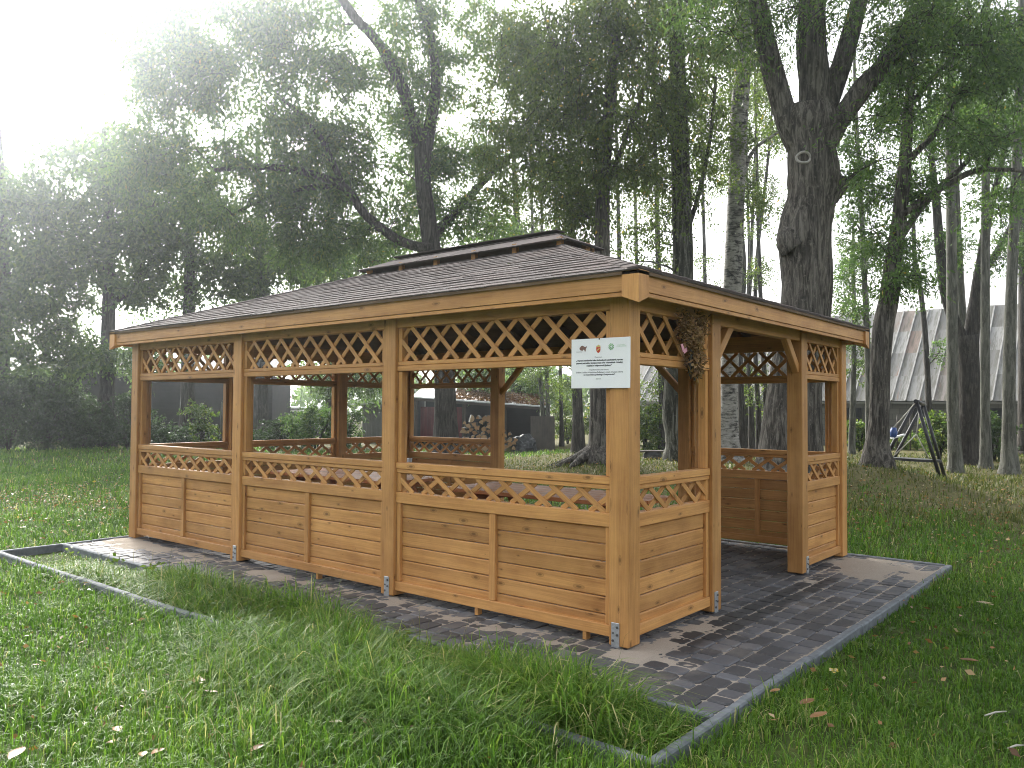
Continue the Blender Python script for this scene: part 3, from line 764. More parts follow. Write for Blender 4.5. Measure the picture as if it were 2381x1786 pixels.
# raised ridge cap on blocks
CW, ZC, ZRG = 0.345, 3.240, 3.412
rx1, rx0 = x1e-HS, x0e+HS
cO = [Vector((rx0-CW, YR-CW, 0)), Vector((rx1+CW, YR-CW, 0)), Vector((rx1+CW, YR+CW, 0)), Vector((rx0-CW, YR+CW, 0))]
cap = MB(); zc = Vector((0, 0, ZC)); r0, r1 = Vector((rx0, YR, ZRG-0.012)), Vector((rx1, YR, ZRG-0.012))
cap.prism([cO[0]+zc, cO[1]+zc, r1, r0], (0, 0, -0.014)); cap.prism([cO[2]+zc, cO[3]+zc, r0, r1], (0, 0, -0.014))
cap.prism([cO[1]+zc, cO[2]+zc, r1], (0, 0, -0.014)); cap.prism([cO[3]+zc, cO[0]+zc, r0], (0, 0, -0.014))
capo = cap.build('ridge_cap', SHINGLE, gaz, ((rx0+rx1)/2, YR, ZC))
sl2 = (ZRG-0.012-ZC)/CW
save = (sh_stuff_V, sh_stuff_F); cnt = -1000
CSL = [(cO[0], Vector((1, 0, 0)), Vector((0, 1, 0)), rx1-rx0+2*CW), (cO[1], Vector((0, 1, 0)), Vector((-1, 0, 0)), 2*CW), (cO[2], Vector((-1, 0, 0)), Vector((0, -1, 0)), rx1-rx0+2*CW), (cO[3], Vector((0, -1, 0)), Vector((1, 0, 0)), 2*CW)]
for si, (O, e, i, ln) in enumerate(CSL):
    rows_for(10+si, O, e, i, ln, ZC, sl2, CW, capo, 9999, CW-0.005, 0.30, 0.52, 0.37)
mb = MB(); mb.bar((rx0-0.05, YR, ZRG+0.004), (rx1+0.05, YR, ZRG+0.004), 0.16, 0.008); mb.build('ridge_shingle', SHINGLE, capo, (rx0, YR, ZRG))
for k in range(6):
    xx = rx0-CW+0.10 + k*(rx1-rx0+2*CW-0.2)/5
    for yy in (YR-CW+0.07, YR+CW-0.07):
        z0 = ZE+SL*(HS-CW+0.07); mb = MB(); mb.box((xx, yy, z0+0.045), (0.055, 0.05, 0.10)); mb.build('cap_block', WOOD, roof, (xx, yy, z0))
for xx in (rx0-CW+0.06, rx1+CW-0.06):
    z0 = ZE+SL*(HS-CW+0.06); mb = MB(); mb.box((xx, YR+0.12, z0+0.045), (0.05, 0.075, 0.10)); mb.build('cap_block', WOOD, roof, (xx, YR, z0))

# ================================================================== things in and on the gazebo
def picnic_table(xa, xb, ya, yb, label):
    t = empty('picnic_table', ((xa+xb)/2, (ya+yb)/2, PTOP)); tag(t, label, 'table', 'picnic tables in the gazebo')
    nb = 5; wd = (yb-ya)/nb
    for k in range(nb):
        mb = MB(); c = ((xa+xb)/2, ya+wd*(k+.5), 0.775); mb.box(c, (xb-xa, wd-0.008, 0.035), None, 0.004); mb.build('table_board', WOOD_TABLE, t, c)
    for sgn, yy in ((-1, ya-0.30), (1, yb+0.30)):
        for k in (-1, 1):
            mb = MB(); c = ((xa+xb)/2, yy+k*0.075, 0.45); mb.box(c, (xb-xa, 0.14, 0.035), None, 0.004); mb.build('bench_board', WOOD_TABLE, t, c)
    for xx in (xa+0.35, xb-0.35):
        ym = (ya+yb)/2
        for sgn in (-1, 1):
            mb = MB(); mb.bar((xx, ym+sgn*0.62, PTOP), (xx+0.0, ym+sgn*0.22, 0.757), 0.045, 0.09, (1, 0, 0), 0.004); mb.build('leg', WOOD_TABLE, t, (xx, ym+sgn*.6, 0))
        mb = MB(); mb.bar((xx+0.05, ya-0.40, 0.40), (xx+0.05, yb+0.40, 0.40), 0.045, 0.07); mb.build('cross_rail', WOOD_TABLE, t, (xx, ym, .4))
        mb = MB(); mb.bar((xx+0.05, ya+0.05, 0.72), (xx+0.05, yb-0.05, 0.72), 0.045, 0.07); mb.build('cross_rail', WOOD_TABLE, t, (xx, ym, .72))
picnic_table(-2.75, -0.65, 1.05, 1.85, 'reddish wooden picnic table behind the front panel nearest the sign')
picnic_table(-5.6, -3.5, 1.05, 1.85, 'wooden picnic table behind the middle front panel of the gazebo')
def cup(px, py, z, label):
    b = (CAM[2]-z); d = (FW + RT*(px-IW/2)/FPX - UP*(py-IH/2)/FPX); p = CAM + d*(b/-d[2]); p = Vector(p)
    mb = MB(); rp = [(0.030, 0), (0.034, 0.04), (0.037, 0.085), (0.039, 0.09), (0.036, 0.088), (0.030, 0.01)]
    mb.tube([p+Vector((0, 0, z_)) for _, z_ in rp], [r for r, _ in rp], 14); o = mb.build('paper_cup', WHITE, None, p); tag(o, label, 'cup')
cup(952, 1081, 0.7935, 'small white cup on the table seen beside the second front post')

# sign board
sg_c = Vector((-0.212, -0.016, 1.862)); SWD, SHT = 0.468, 0.336
Rs = Matrix.Rotation(math.radians(0.3), 3, 'Y')
sx_, sz_ = Rs @ Vector((1, 0, 0)), Rs @ Vector((0, 0, 1)); sn = Vector((0, -1, 0))
mb = MB(); mb.box(sg_c, (SWD, 0.006, SHT), (sx_, Vector((0, 1, 0)), sz_), 0.001)
sign = mb.build('sign_board', PAPER, None, sg_c)
tag(sign, 'white information board with three emblems nailed to the near corner post', 'sign')
def SP(u, v, d=0.0): return sg_c + sx_*((u-0.5)*SWD) + sz_*((0.5-v)*SHT) + sn*(0.0034+d)
def stext(txt, u, v, width, size, mat, bold=0.0, shear=0.0, name='text_line'):
    cu = bpy.data.curves.new('t', 'FONT'); cu.body = txt; cu.size = size; cu.align_x = 'CENTER'; cu.align_y = 'CENTER'; cu.offset = bold; cu.shear = shear; cu.resolution_u = 2
    to = bpy.data.objects.new('t', cu); COL.objects.link(to); dg = bpy.context.evaluated_depsgraph_get(); dg.update()
    me = bpy.data.meshes.new_from_object(to.evaluated_get(dg)); bpy.data.objects.remove(to)
    if not len(me.vertices): return
    xs = [v_.co.x for v_ in me.vertices]; k = (width*SWD)/(max(xs)-min(xs)); cx_ = (max(xs)+min(xs))/2
    for v_ in me.vertices: v_.co.x = (v_.co.x-cx_)*k
    me.materials.clear(); me.materials.append(mat); p = SP(u, v, 0.0006)
    Mx = Matrix(((sx_.x, sz_.x, sn.x, p.x), (sx_.y, sz_.y, sn.y, p.y), (sx_.z, sz_.z, sn.z, p.z), (0, 0, 0, 1)))
    me.name = name; inst(name, me, Mx, sign)
stext('Zadanie pn.', .475, .378, .13, .0135, INKG)
stext('„ Poprawa standardów usług kulturalnych i społecznych poprzez', .487, .440, .80, .0150, INK, .0006, .2)
stext('poprawę warunków funkcjonowania oraz  doposażenie  świetlicy', .487, .492, .80, .0150, INK, .0006, .2)
stext('wiejskiej w miejscowości Jaziewo”', .485, .546, .43, .0150, INK, .0006, .2)
stext('Współfinansowano przy pomocy', .485, .628, .33, .0140, INKG)
stext('środków z budżetu Województwa Podlaskiego w ramach „Programu odnowy', .487, .680, .80, .0140, INKG, .0002)
stext('wsi województwa podlaskiego -Kreatywna wieś”', .487, .728, .54, .0140, INK, .0004)
stext('2023 rok', .478, .812, .09, .0130, INKG)
stext('PODLASKIE', .14, .262, .10, .0090, INKG)
stext('WOJEWÓDZTWO', .855, .157, .13, .0075, GREENP); stext('PODLASKIE', .862, .180, .16, .0075, GREENP)
def spoly(name, pts, mat, d=0.0005):
    me = bpy.data.meshes.new(name); V = [SP(u, v, d) for u, v in pts]; c = sum(V, Vector())/len(V)
    me.from_pydata([tuple(p-c) for p in V], [], [tuple(range(len(V)))[::-1]]); me.materials.append(mat); link(name, me, c, sign)
bis = [(0, .48), (.03, .30), (.10, .27), (.15, .18), (.24, .06), (.36, .0), (.48, .04), (.58, .14), (.70, .20), (.84, .22), (.93, .13), (.98, .15), (1.0, .30), (.96, .42), (.93, .40), (.94, .28), (.90, .30), (.88, .48), (.84, .62), (.86, .80), (.84, 1.0), (.77, 1.0), (.77, .82), (.72, .66), (.68, .74), (.70, .96), (.63, .96), (.61, .72), (.52, .68), (.44, .70), (.42, .90), (.35, .95), (.33, .76), (.28, .80), (.27, .92), (.22, .88), (.22, .74), (.14, .80), (.08, .72), (.03, .64)]
spoly('bison_emblem', [(.145+.13*u, .135+.12*v) for u, v in bis], BROWNP)
shd = [(0, 0), (1, 0), (1, .5), (.9, .75), (.7, .92), (.5, 1.0), (.3, .92), (.1, .75), (0, .5)]
spoly('shield_emblem', [(.437+.072*u, .178+.118*v) for u, v in shd], REDP)
crw = [(0, 1), (0, .45), (.12, .65), (.2, .25), (.34, .55), (.5, 0), (.66, .55), (.8, .25), (.88, .65), (1, .45), (1, 1)]
spoly('crown_emblem', [(.437+.072*u, .125+.050*v) for u, v in crw], GOLD)
spoly('shield_band', [(.455, .255), (.448, .235), (.490, .195), (.498, .212)], GOLD, 0.0009)
for a_ in range(-2, 3):
    for b_ in range(-2, 3):
        if max(abs(a_), abs(b_)) == 2 and abs(a_) == abs(b_): continue
        if a_ == 0 and b_ == 0: continue
        if (a_+b_) % 2 == 0 and max(abs(a_), abs(b_)) < 2 and abs(a_)+abs(b_) == 2: pass
        cu_, cv_ = .690+(a_-b_)*.0125, .182+(a_+b_)*.0185; r_ = .0098
        spoly('emblem_square', [(cu_-r_, cv_), (cu_, cv_-r_*1.4), (cu_+r_, cv_), (cu_, cv_+r_*1.4)], GREENP)
p = SP(.49, .015, 0.0); mb = MB(); mb.tube([p, p+sn*0.004], [.005, .005], 8); mb.build('nail', BLACK, sign, p)

# ================================================================== foliage tools
def leaf_geo(P, D, ln, wd, rng, roll=1.0):
    """one rhombic leaf per row: base P, direction D"""
    n = len(P); D = D/np.maximum(np.linalg.norm(D, axis=1, keepdims=True), 1e-6)
    R = rng.normal(size=(n, 3)); S = np.cross(D, R); S /= np.maximum(np.linalg.norm(S, axis=1, keepdims=True), 1e-6)
    N = np.cross(S, D)
    ln = ln*rng.uniform(0.55, 1.35, (n, 1)); wd = wd*rng.uniform(0.75, 1.2, (n, 1))
    mid = P + D*ln*0.45 + N*ln*0.06
    V = np.stack([P, mid+S*wd*0.5, P+D*ln-N*ln*0.05, mid-S*wd*0.5], 1).reshape(-1, 3)
    F = np.arange(4*n).reshape(-1, 4); return V, F
class Tree:
    def __init__(s, name, label, bark, leafmat, leaf=(0.10, 0.034), droop=0.5, seed=1, cat='tree', group=None, tint=(0.45, 0.24)):
        s.name, s.label, s.bark, s.lm, s.leaf, s.droop, s.cat, s.group, s.tint = name, label, bark, leafmat, leaf, droop, cat, group, tint
        s.rng = np.random.default_rng(seed); s.pr = random.Random(seed)
        s.wood = MB(); s.nodes = []; s.LP = []; s.LD = []; s.base = None; s.twk = 3; s.tw = MB()
    def trunk(s, depth, pts, ground=True, k=14, jit=0.02, flare=1.45, sub=3):
        """pts: (px, py, width px) from the ground up"""
        P = []
        for px, py, w_ in pts: P.append((Vector(at(px, py, depth)), w_*depth/FPX/2))
        if ground:
            p0, r0 = P[0]; g = gpt(pts[0][0], depth); z = float(gh(g[0], g[1]))
            s.base = Vector((g[0], g[1], z)); 
            head = [(Vector((g[0], g[1], z-0.08)), r0*flare), (Vector((g[0], g[1], z+0.10)), r0*(1+(flare-1)*.6)), (Vector((g[0], g[1], z+0.38)), r0*1.08)]
            P = head+[q for q in P if q[0].z > z+0.6]
        # smooth subdivision
        path, rad = [], []
        for a in range(len(P)-1):
            p0 = P[max(a-1, 0)][0]; p1, p2 = P[a][0], P[a+1][0]; p3 = P[min(a+2, len(P)-1)][0]
            for q in range(sub):
                t = q/sub; t2, t3 = t*t, t*t*t
                path.append(0.5*((2*p1)+(p2-p0)*t+(2*p0-5*p1+4*p2-p3)*t2+(3*p1-p0-3*p2+p3)*t3)); rad.append(P[a][1]*(1-t)+P[a+1][1]*t)
        path.append(P[-1][0]); rad.append(P[-1][1])
        s.wood.tube(path, rad, k, jit=jit)
        for p, r in zip(path, rad):
            if p.z > 1.8: s.nodes.append((p, r))
        return path
    def limb(s, path, rad, k=8):
        path = [Vector(p) for p in path]
        s.wood.tube(path, rad, k, jit=0.03)
        for p, r in zip(path, rad): s.nodes.append((p, r))
    def clumps(s, C, cr, twigs=11, nl=38, minz=1.0):
        """grow a branch to every clump centre, twigs through it and leaves along the twigs"""
        C = sorted([Vector(c) for c in C], key=lambda c: min((c-n[0]).length for n in s.nodes))
        for c in C:
            best = min(s.nodes, key=lambda n: (c-n[0]).length + (0.9*max(0, n[0].z-c.z+0.3)))
            p, r = best; d = c-p; ln = d.length
            if ln > 0.15:
                r0 = min(r*0.62, 0.014+0.014*ln); bow = Vector((s.pr.gauss(0, .10), s.pr.gauss(0, .10), 0.16))*ln
                path = [p+d*t+bow*(4*t*(1-t))*0.6 for t in (0, .3, .65, 1.0)]; rad = [r0, r0*.85, r0*.62, max(0.006, r0*.35)]
                s.wood.tube(path, rad, 5, caps=False)
                for q in (1, 2, 3): s.nodes.append((path[q], rad[q]))
            for t in range(twigs):
                st = c+Vector((s.pr.gauss(0, .25), s.pr.gauss(0, .25), s.pr.gauss(0, .2)))*cr if ln <= 0.15 or t % 2 else p+d*s.pr.uniform(.55, 1.0)
                dr = Vector((s.pr.gauss(0, 1), s.pr.gauss(0, 1), s.pr.gauss(0.1, .65))).normalized()
                tl = cr*s.pr.uniform(0.55, 1.15); en = st+dr*tl-Vector((0, 0, s.droop*tl*0.55))
                md = (st+en)/2+Vector((0, 0, tl*0.10*s.droop))
                if t % 2 == 0: s.tw.tube([st, md, en], [0.008, 0.006, 0.003], s.twk, caps=False)
                u = s.rng.uniform(0.12, 1.05, nl)[:, None]; A, B, E_ = np.array(st), np.array(md), np.array(en)
                pos = A*(1-u)**2+2*B*u*(1-u)+E_*u*u + s.rng.normal(size=(nl, 3))*cr*0.11
                dd = np.array(dr)[None]*0.5+s.rng.normal(size=(nl, 3))*0.65; dd[:, 2] -= s.droop
                s.LP.append(pos); s.LD.append(dd)
    def crown(s, zones, cr, twigs=11, nl=38):
        C = []
        for px, py, rx, ry, dep, dr, n in zones:
            for _ in range(n):
                while True:
                    a, b, c = s.rng.uniform(-1, 1, 3)
                    if a*a+b*b+c*c <= 1: break
                C.append(at(px+a*rx, py+b*ry, dep+c*dr))
        s.clumps([c for c in C if c[2] > 0.6], cr, twigs, nl)
    def finish(s, extra=None):
        t = empty(s.name, s.base); tag(t, s.label, s.cat, s.group)
        s.wood.build('trunk', s.bark, t)
        if s.tw.v: tag(s.tw.build('twigs', BARK_TW, t), kind='stuff')
        if s.LP:
            P = np.concatenate(s.LP); D = np.concatenate(s.LD); V, F = leaf_geo(P, D, s.leaf[0], s.leaf[1], s.rng)
            z = P[:, 2]; ti = np.clip(s.rng.normal(s.tint[0], s.tint[1], len(P)), 0, 0.96); ye = s.rng.random(len(P)) < (0.006 if s.lm is LEAF_BIRCH else 0.0015); ti[ye] = 1.0
            o = link('crown', np_mesh('crown', V, F, s.lm, ti, origin=tuple(s.base)), s.base, t)
        NLEAF[0] += sum(len(p) for p in s.LP)
        return t
NLEAF = [0]

# ================================================================== trees
# the big pollarded ash behind the entrance
t = Tree('ash_tree', 'massive grey ash trunk forking into four limbs, with a pale ring-shaped pruning scar', BARK, LEAF_ASH, (0.10, 0.032), 0.7, 21, tint=(0.55, 0.24))
t.trunk(15.0, [(1838, 1144, 138), (1842, 1050, 124), (1848, 900, 120), (1868, 760, 114), (1877, 656, 113), (1870, 545, 120), (1886, 470, 108), (1893, 425, 120), (1886, 340, 106), (1884, 285, 124), (1886, 250, 100)], k=22, jit=0.014, flare=1.5)
def lim(t, depth, pts, k=10):
    t.trunk(depth, pts, ground=False, k=k, jit=0.03)
lim(t, 15.0, [(1862, 345, 60), (1833, 290, 54), (1788, 130, 49), (1760, 0, 42), (1735, -120, 36), (1700, -330, 26)])
lim(t, 15.1, [(1886, 330, 88), (1896, 222, 72), (1886, 89, 66), (1892, -100, 54), (1905, -350, 40)])
lim(t, 15.3, [(1908, 280, 56), (1955, 155, 46), (1988, 40, 40), (2015, -80, 34), (2060, -300, 24)])
lim(t, 14.9, [(1908, 345, 66), (1950, 285, 48), (2010, 200, 48), (2060, 145, 45), (2140, 10, 38), (2195, -90, 30), (2300, -330, 20)])
lim(t, 15.0, [(1925, 452, 60), (1952, 428, 44), (1966, 418, 20)]); lim(t, 14.8, [(1846, 575, 70), (1826, 552, 58), (1812, 545, 34)])
t.crown([(1650, -40, 220, 130, 15, 2.2, 26), (1950, -60, 260, 110, 15, 2.4, 26), (2230, -30, 180, 150, 14.5, 2.0, 24), (1800, -200, 500, 120, 15, 3, 30), (2030, 330, 55, 70, 14.4, 0.8, 5), (2060, 90, 60, 60, 14.2, .8, 5), (1720, 60, 60, 80, 14.5, .8, 6)], 0.85, 9, 26)
tr = t.finish()
ring_c = Vector(at(1870, 366, 15.0-0.43)); 
mb = MB(); rg = []
for k in range(25):
    a = 2*math.pi*k/24; rg.append(ring_c+Vector(RT)*(math.cos(a)*0.125)+Vector(UP)*(math.sin(a)*0.098)+Vector(FW)*(0.045*math.cos(a)**2))
mb.tube(rg, [0.024]*25, 8); scar = mb.build('pruning_scar', m_plain('pale_callus_wood', (0.34, 0.325, 0.30), 0.85, 0.1, 0.2, 30, 0.2), tr, ring_c)

# ash behind the middle of the shelter
t = Tree('ash_tree', 'large forked ash rising behind the gazebo roof, its lower trunk beside the firewood', BARK_DK, LEAF_ASH, (0.16, 0.052), 0.75, 33, tint=(0.56, 0.26))
D3 = 25.5
t.trunk(D3, [(1037, 1055, 62), (1036, 960, 52), (1032, 850, 48), (1018, 700, 45), (1002, 560, 42), (984, 430, 36), (984, 330, 42), (985, 305, 50)], k=14, flare=1.35)
lim(t, D3, [(982, 345, 40), (955, 270, 30), (930, 190, 28), (880, 100, 25), (825, 40, 22), (770, -40, 18), (680, -180, 12)])
lim(t, D3, [(988, 345, 36), (1008, 250, 25), (1013, 170, 22), (1000, 80, 19), (965, -20, 16), (950, -200, 11)])
lim(t, D3-.6, [(1004, 580, 26), (930, 560, 22), (850, 500, 21), (800, 436, 20), (700, 398, 17), (600, 388, 15), (500, 396, 10)], 8)
lim(t, D3-.6, [(800, 440, 16), (775, 380, 14), (745, 320, 13), (700, 270, 11), (640, 215, 8)], 8)
lim(t, D3+.5, [(800, 432, 15), (690, 440, 12), (600, 470, 9), (540, 500, 6)], 7)
lim(t, D3+.4, [(1000, 560, 24), (1080, 470, 20), (1150, 395, 15), (1190, 360, 12), (1240, 300, 9)], 8)
t.crown([(640, 200, 330, 190, D3+.8, 3.0, 84), (850, 60, 330, 150, D3+1.2, 3.0, 64), (1060, 170, 180, 230, D3+1.4, 2.6, 56), (560, 400, 300, 130, D3+.8, 2.6, 56), (850, 500, 270, 120, D3+1.4, 2.5, 52), (1100, 440, 130, 120, D3+1.4, 2.2, 28), (420, 130, 150, 140, D3+.6, 2.0, 34), (330, 330, 110, 120, D3+.8, 2, 26), (480, 10, 200, 70, D3+.8, 2, 18), (760, 330, 200, 110, D3+.9, 2, 30), (780, 560, 160, 60, D3+1.4, 2, 20), (360, 110, 110, 110, D3+.8, 1.5, 20), (560, 90, 160, 90, D3+.9, 2, 24), (700, 480, 200, 80, D3+1.2, 2, 22), (950, 330, 120, 160, D3+.6, 1.5, 20), (800, -160, 420, 120, D3+1.2, 3.5, 14)], 0.95, 12, 27)
t.finish()

# birches behind the near half of the roof
t = Tree('birch_tree', 'birch with spreading mossy roots, its trunk base seen left of the sign post', BARK, LEAF_BIRCH, (0.085, 0.058), 1.1, 41, tint=(0.5, 0.25))
DB = 19.0
t.trunk(DB, [(1398, 1075, 58), (1396, 960, 50), (1398, 800, 44), (1400, 600, 36), (1402, 450, 33), (1412, 300, 29), (1425, 150, 25), (1440, 0, 20), (1450, -200, 14)], flare=1.7)
lim(t, DB, [(1402, 460, 16), (1440, 360, 13), (1490, 230, 10), (1530, 90, 7)], 6); lim(t, DB, [(1405, 420, 14), (1370, 300, 12), (1310, 170, 9), (1260, 20, 6)], 6)
gb = t.base
for a, ln in ((2.3, 1.5), (2.9, 1.7), (3.5, 1.3), (4.1, 1.2), (1.5, 1.0), (5.2, 1.1), (0.4, 1.0)):
    q = [gb+Vector((math.cos(a+.12*j)*ln*j/4, math.sin(a+.12*j)*ln*j/4, 0)) for j in range(5)]
    q = [Vector((p.x, p.y, float(gh(p.x, p.y))+zz)) for p, zz in zip(q, (0.42, 0.20, 0.09, 0.03, -0.05))]
    t.wood.tube(q, [0.20, 0.15, 0.10, 0.06, 0.03], 7, jit=0.08)
t.crown([(1330, 90, 150, 150, DB, 2.0, 36), (1320, 330, 110, 170, DB+.5, 1.8, 34), (1450, 250, 110, 230, DB-.3, 1.8, 38), (1260, 260, 90, 200, DB+.5, 1.5, 22), (1440, 30, 120, 130, DB, 2, 22), (1330, 500, 90, 80, DB+1, 1.4, 14), (1400, -150, 200, 100, DB, 2, 8), (1180, 150, 90, 160, DB+1.5, 1.4, 16), (1190, 380, 80, 120, DB+2, 1.4, 14), (1240, 90, 100, 120, DB+1, 1.5, 14)], 0.78, 10, 29)
t.finish()
t = Tree('birch_tree', 'mossy dark birch trunk seen above the near roof corner', BARK_MOSS, LEAF_BIRCH, (0.085, 0.058), 1.1, 42, tint=(0.42, 0.24))
DB = 20.0
t.trunk(DB, [(1580, 1078, 62), (1572, 1000, 54), (1566, 950, 51), (1578, 800, 50), (1588, 640, 49), (1584, 450, 45), (1578, 250, 40), (1570, 0, 36), (1560, -220, 26)], flare=1.5)
lim(t, DB, [(1588, 560, 14), (1620, 470, 12), (1650, 330, 10), (1665, 180, 7)], 6)
t.crown([(1560, 120, 130, 180, DB-.4, 1.8, 40), (1530, 360, 80, 190, DB, 1.4, 28), (1610, 330, 80, 200, DB, 1.5, 26), (1560, -120, 180, 110, DB, 2, 16), (1500, 560, 60, 60, DB+.5, 1.0, 7)], 0.78, 9, 18)
t.finish()
t = Tree('birch_tree', 'white-barked birch standing left of the great ash', BIRCH, LEAF_BIRCH, (0.085, 0.058), 1.1, 43, tint=(0.42, 0.24))
DB = 21.5
t.trunk(DB, [(1692, 1075, 54), (1694, 960, 42), (1698, 800, 42), (1704, 650, 43), (1710, 500, 40), (1714, 400, 39), (1720, 250, 40), (1728, 120, 40), (1730, -50, 32), (1735, -220, 22)], flare=1.8)
lim(t, DB, [(1712, 470, 12), (1745, 360, 10), (1790, 320, 7), (1815, 305, 5)], 6)
t.crown([(1690, 100, 90, 170, DB, 1.5, 20), (1670, 300, 50, 120, DB, 1.0, 10), (1790, 260, 60, 110, DB+1, 1.2, 8), (1700, -120, 150, 100, DB, 2, 10), (1770, 440, 45, 60, DB, 1.0, 4)], 0.68, 9, 26)
t.finish()

# leaning ash beside the swing
t = Tree('ash_tree', 'leaning ash on a low mound in front of the swing, long boughs arching right', BARK, LEAF_ASH, (0.10, 0.036), 0.7, 51, tint=(0.42, 0.25))
D4 = 15.6
t.trunk(D4, [(2040, 1096, 52), (2044, 980, 44), (2047, 850, 44), (2054, 760, 46), (2068, 690, 43), (2078, 600, 38), (2090, 520, 34), (2101, 408, 30), (2108, 330, 26), (2112, 250, 22), (2125, 130, 17), (2130, -20, 13), (2140, -160, 9)], flare=1.75)
lim(t, D4-.1, [(2096, 500, 19), (2150, 462, 17), (2210, 425, 15), (2260, 400, 13), (2310, 394, 11), (2381, 398, 9), (2460, 410, 6)], 8)
lim(t, D4+.1, [(2084, 570, 17), (2130, 500, 15), (2180, 440, 14), (2235, 390, 12), (2290, 335, 10), (2381, 305, 8), (2470, 290, 6)], 8)
lim(t, D4+.2, [(2104, 380, 17), (2140, 345, 15), (2175, 310, 12), (2220, 240, 9), (2260, 150, 6)], 8)
lim(t, D4, [(2112, 250, 13), (2180, 170, 11), (2260, 100, 9), (2381, 50, 7)], 7)
t.crown([(2190, 120, 130, 120, D4, 1.7, 30), (2330, 160, 90, 130, D4, 1.6, 22), (2080, 180, 80, 100, D4+.5, 1.3, 14), (2270, 300, 110, 60, D4, 1.2, 12), (2060, 560, 70, 70, D4, .9, 9), (2010, 400, 50, 90, D4+.5, .9, 8), (2120, 430, 60, 60, D4, .8, 7), (2340, 470, 60, 80, D4+.5, 1.0, 6), (2090, 640, 40, 30, D4-.4, .4, 4), (2200, -60, 200, 80, D4, 2, 8)], 0.64, 9, 28)
t.finish()

# slim trunks on the right, each its own tree
def slim(name, label, depth, pts, bark, zones, cr=0.55, seed=1, leafmat=LEAF_ASH, leaf=(0.09, 0.05), flare=1.4, k=9, group=None, tw=8, nl=30):
    t = Tree(name, label, bark, leafmat, leaf, 0.6, seed, group=group)
    t.trunk(depth, pts, k=k, flare=flare)
    if zones: t.crown(zones, cr, tw, nl)
    return t.finish()
slim('aspen_tree', 'straight pale-barked aspen just right of the swing legs', 21.8, [(2222, 1090, 30), (2216, 950, 26), (2215, 800, 25), (2212, 500, 22), (2208, 200, 19), (2204, -100, 14)], BARK_GR, [(2210, 150, 70, 160, 21.8, 1.2, 9), (2190, 20, 90, 80, 22, 1.4, 8)], 0.7, 61, flare=1.5)
slim('aspen_tree', 'thin aspen leaning behind the pale trunk beside the swing', 27, [(2242, 1050, 22), (2240, 800, 19), (2230, 600, 17), (2222, 400, 15), (2214, 0, 12)], BARK_GR, [(2230, 250, 60, 120, 27, 1.2, 8)], 0.8, 62)
t = Tree('ash_tree', 'dark V-forked trunk between two pale aspens at right', BARK_DK, LEAF_ASH, (0.13, 0.045), 0.6, 63)
t.trunk(25, [(2254, 1058, 52), (2254, 950, 46), (2252, 850, 46), (2246, 780, 52)], k=12, flare=1.4)
lim(t, 25, [(2240, 800, 34), (2216, 740, 26), (2196, 670, 24), (2184, 560, 21), (2176, 460, 18), (2168, 380, 14), (2160, 200, 9)])
lim(t, 25, [(2256, 800, 36), (2270, 690, 28), (2284, 600, 24), (2298, 500, 19), (2325, 400, 14), (2350, 250, 9)])
lim(t, 25, [(2280, 640, 18), (2310, 600, 16), (2340, 550, 15), (2365, 490, 11), (2400, 400, 8)])
t.crown([(2180, 330, 80, 110, 25, 1.5, 12), (2330, 300, 90, 130, 25, 1.5, 16), (2240, 180, 120, 120, 25, 2, 16), (2190, 560, 40, 70, 25, .8, 4), (2350, 600, 40, 60, 24.5, .8, 4)], 0.8, 10, 34)
t.finish()
slim('aspen_tree', 'straight aspen trunk second from the right edge', 23.4, [(2293, 1081, 26), (2291, 950, 21), (2291, 800, 20), (2292, 500, 19), (2294, 200, 16), (2297, -100, 12)], BARK_GR, [(2300, 130, 60, 150, 23.4, 1.2, 8)], 0.7, 64, flare=1.5)
slim('aspen_tree', 'thick-footed aspen trunk close to the right edge', 21.3, [(2348, 1096, 36), (2346, 1000, 29), (2347, 850, 27), (2353, 650, 24), (2361, 450, 22), (2370, 200, 18), (2378, -100, 13)], BARK_GR, [(2350, 160, 60, 160, 21.3, 1.2, 10)], 0.7, 65, flare=1.6)
slim('aspen_tree', 'trunk cut off by the right edge of the picture', 30, [(2384, 1050, 30), (2383, 800, 26), (2381, 500, 23), (2380, 100, 18)], BARK_DK, [(2375, 350, 50, 180, 30, 1.5, 10), (2350, 480, 40, 80, 30, 1, 4)], 0.9, 66)
slim('young_aspen', 'thin young aspen directly left of the leaning ash', 26, [(2022, 1060, 18), (2020, 900, 15), (2016, 780, 14), (2008, 600, 12), (2000, 430, 10), (1990, 250, 8), (1984, 60, 6)], BARK_GR, [(1995, 640, 50, 90, 26, 1.0, 9), (2010, 470, 60, 80, 26, 1.0, 8), (2000, 330, 70, 80, 26, 1, 8), (1970, 720, 30, 60, 26, .8, 4)], 0.6, 67)
slim('young_aspen', 'slender sapling right of the far gazebo post', 30, [(1981, 1045, 15), (1984, 900, 12), (1986, 750, 10), (1984, 600, 8), (1984, 520, 5)], BARK_GR, [(1985, 560, 40, 70, 30, .9, 7), (1992, 800, 45, 70, 30, .8, 7), (1975, 690, 35, 50, 30, .8, 5)], 0.6, 68, LEAF_YEL)
slim('young_aspen', 'crooked thin sapling leaning over the barn roof right of the leaning ash', 31, [(2162, 1040, 15), (2158, 900, 13), (2150, 760, 12), (2138, 660, 11), (2128, 620, 10), (2124, 520, 9), (2118, 420, 7), (2105, 250, 5)], BARK_DK, [(2120, 640, 40, 40, 31, .9, 4), (2115, 420, 60, 90, 31, 1, 8), (2190, 790, 30, 30, 31, .6, 2)], 0.6, 69)
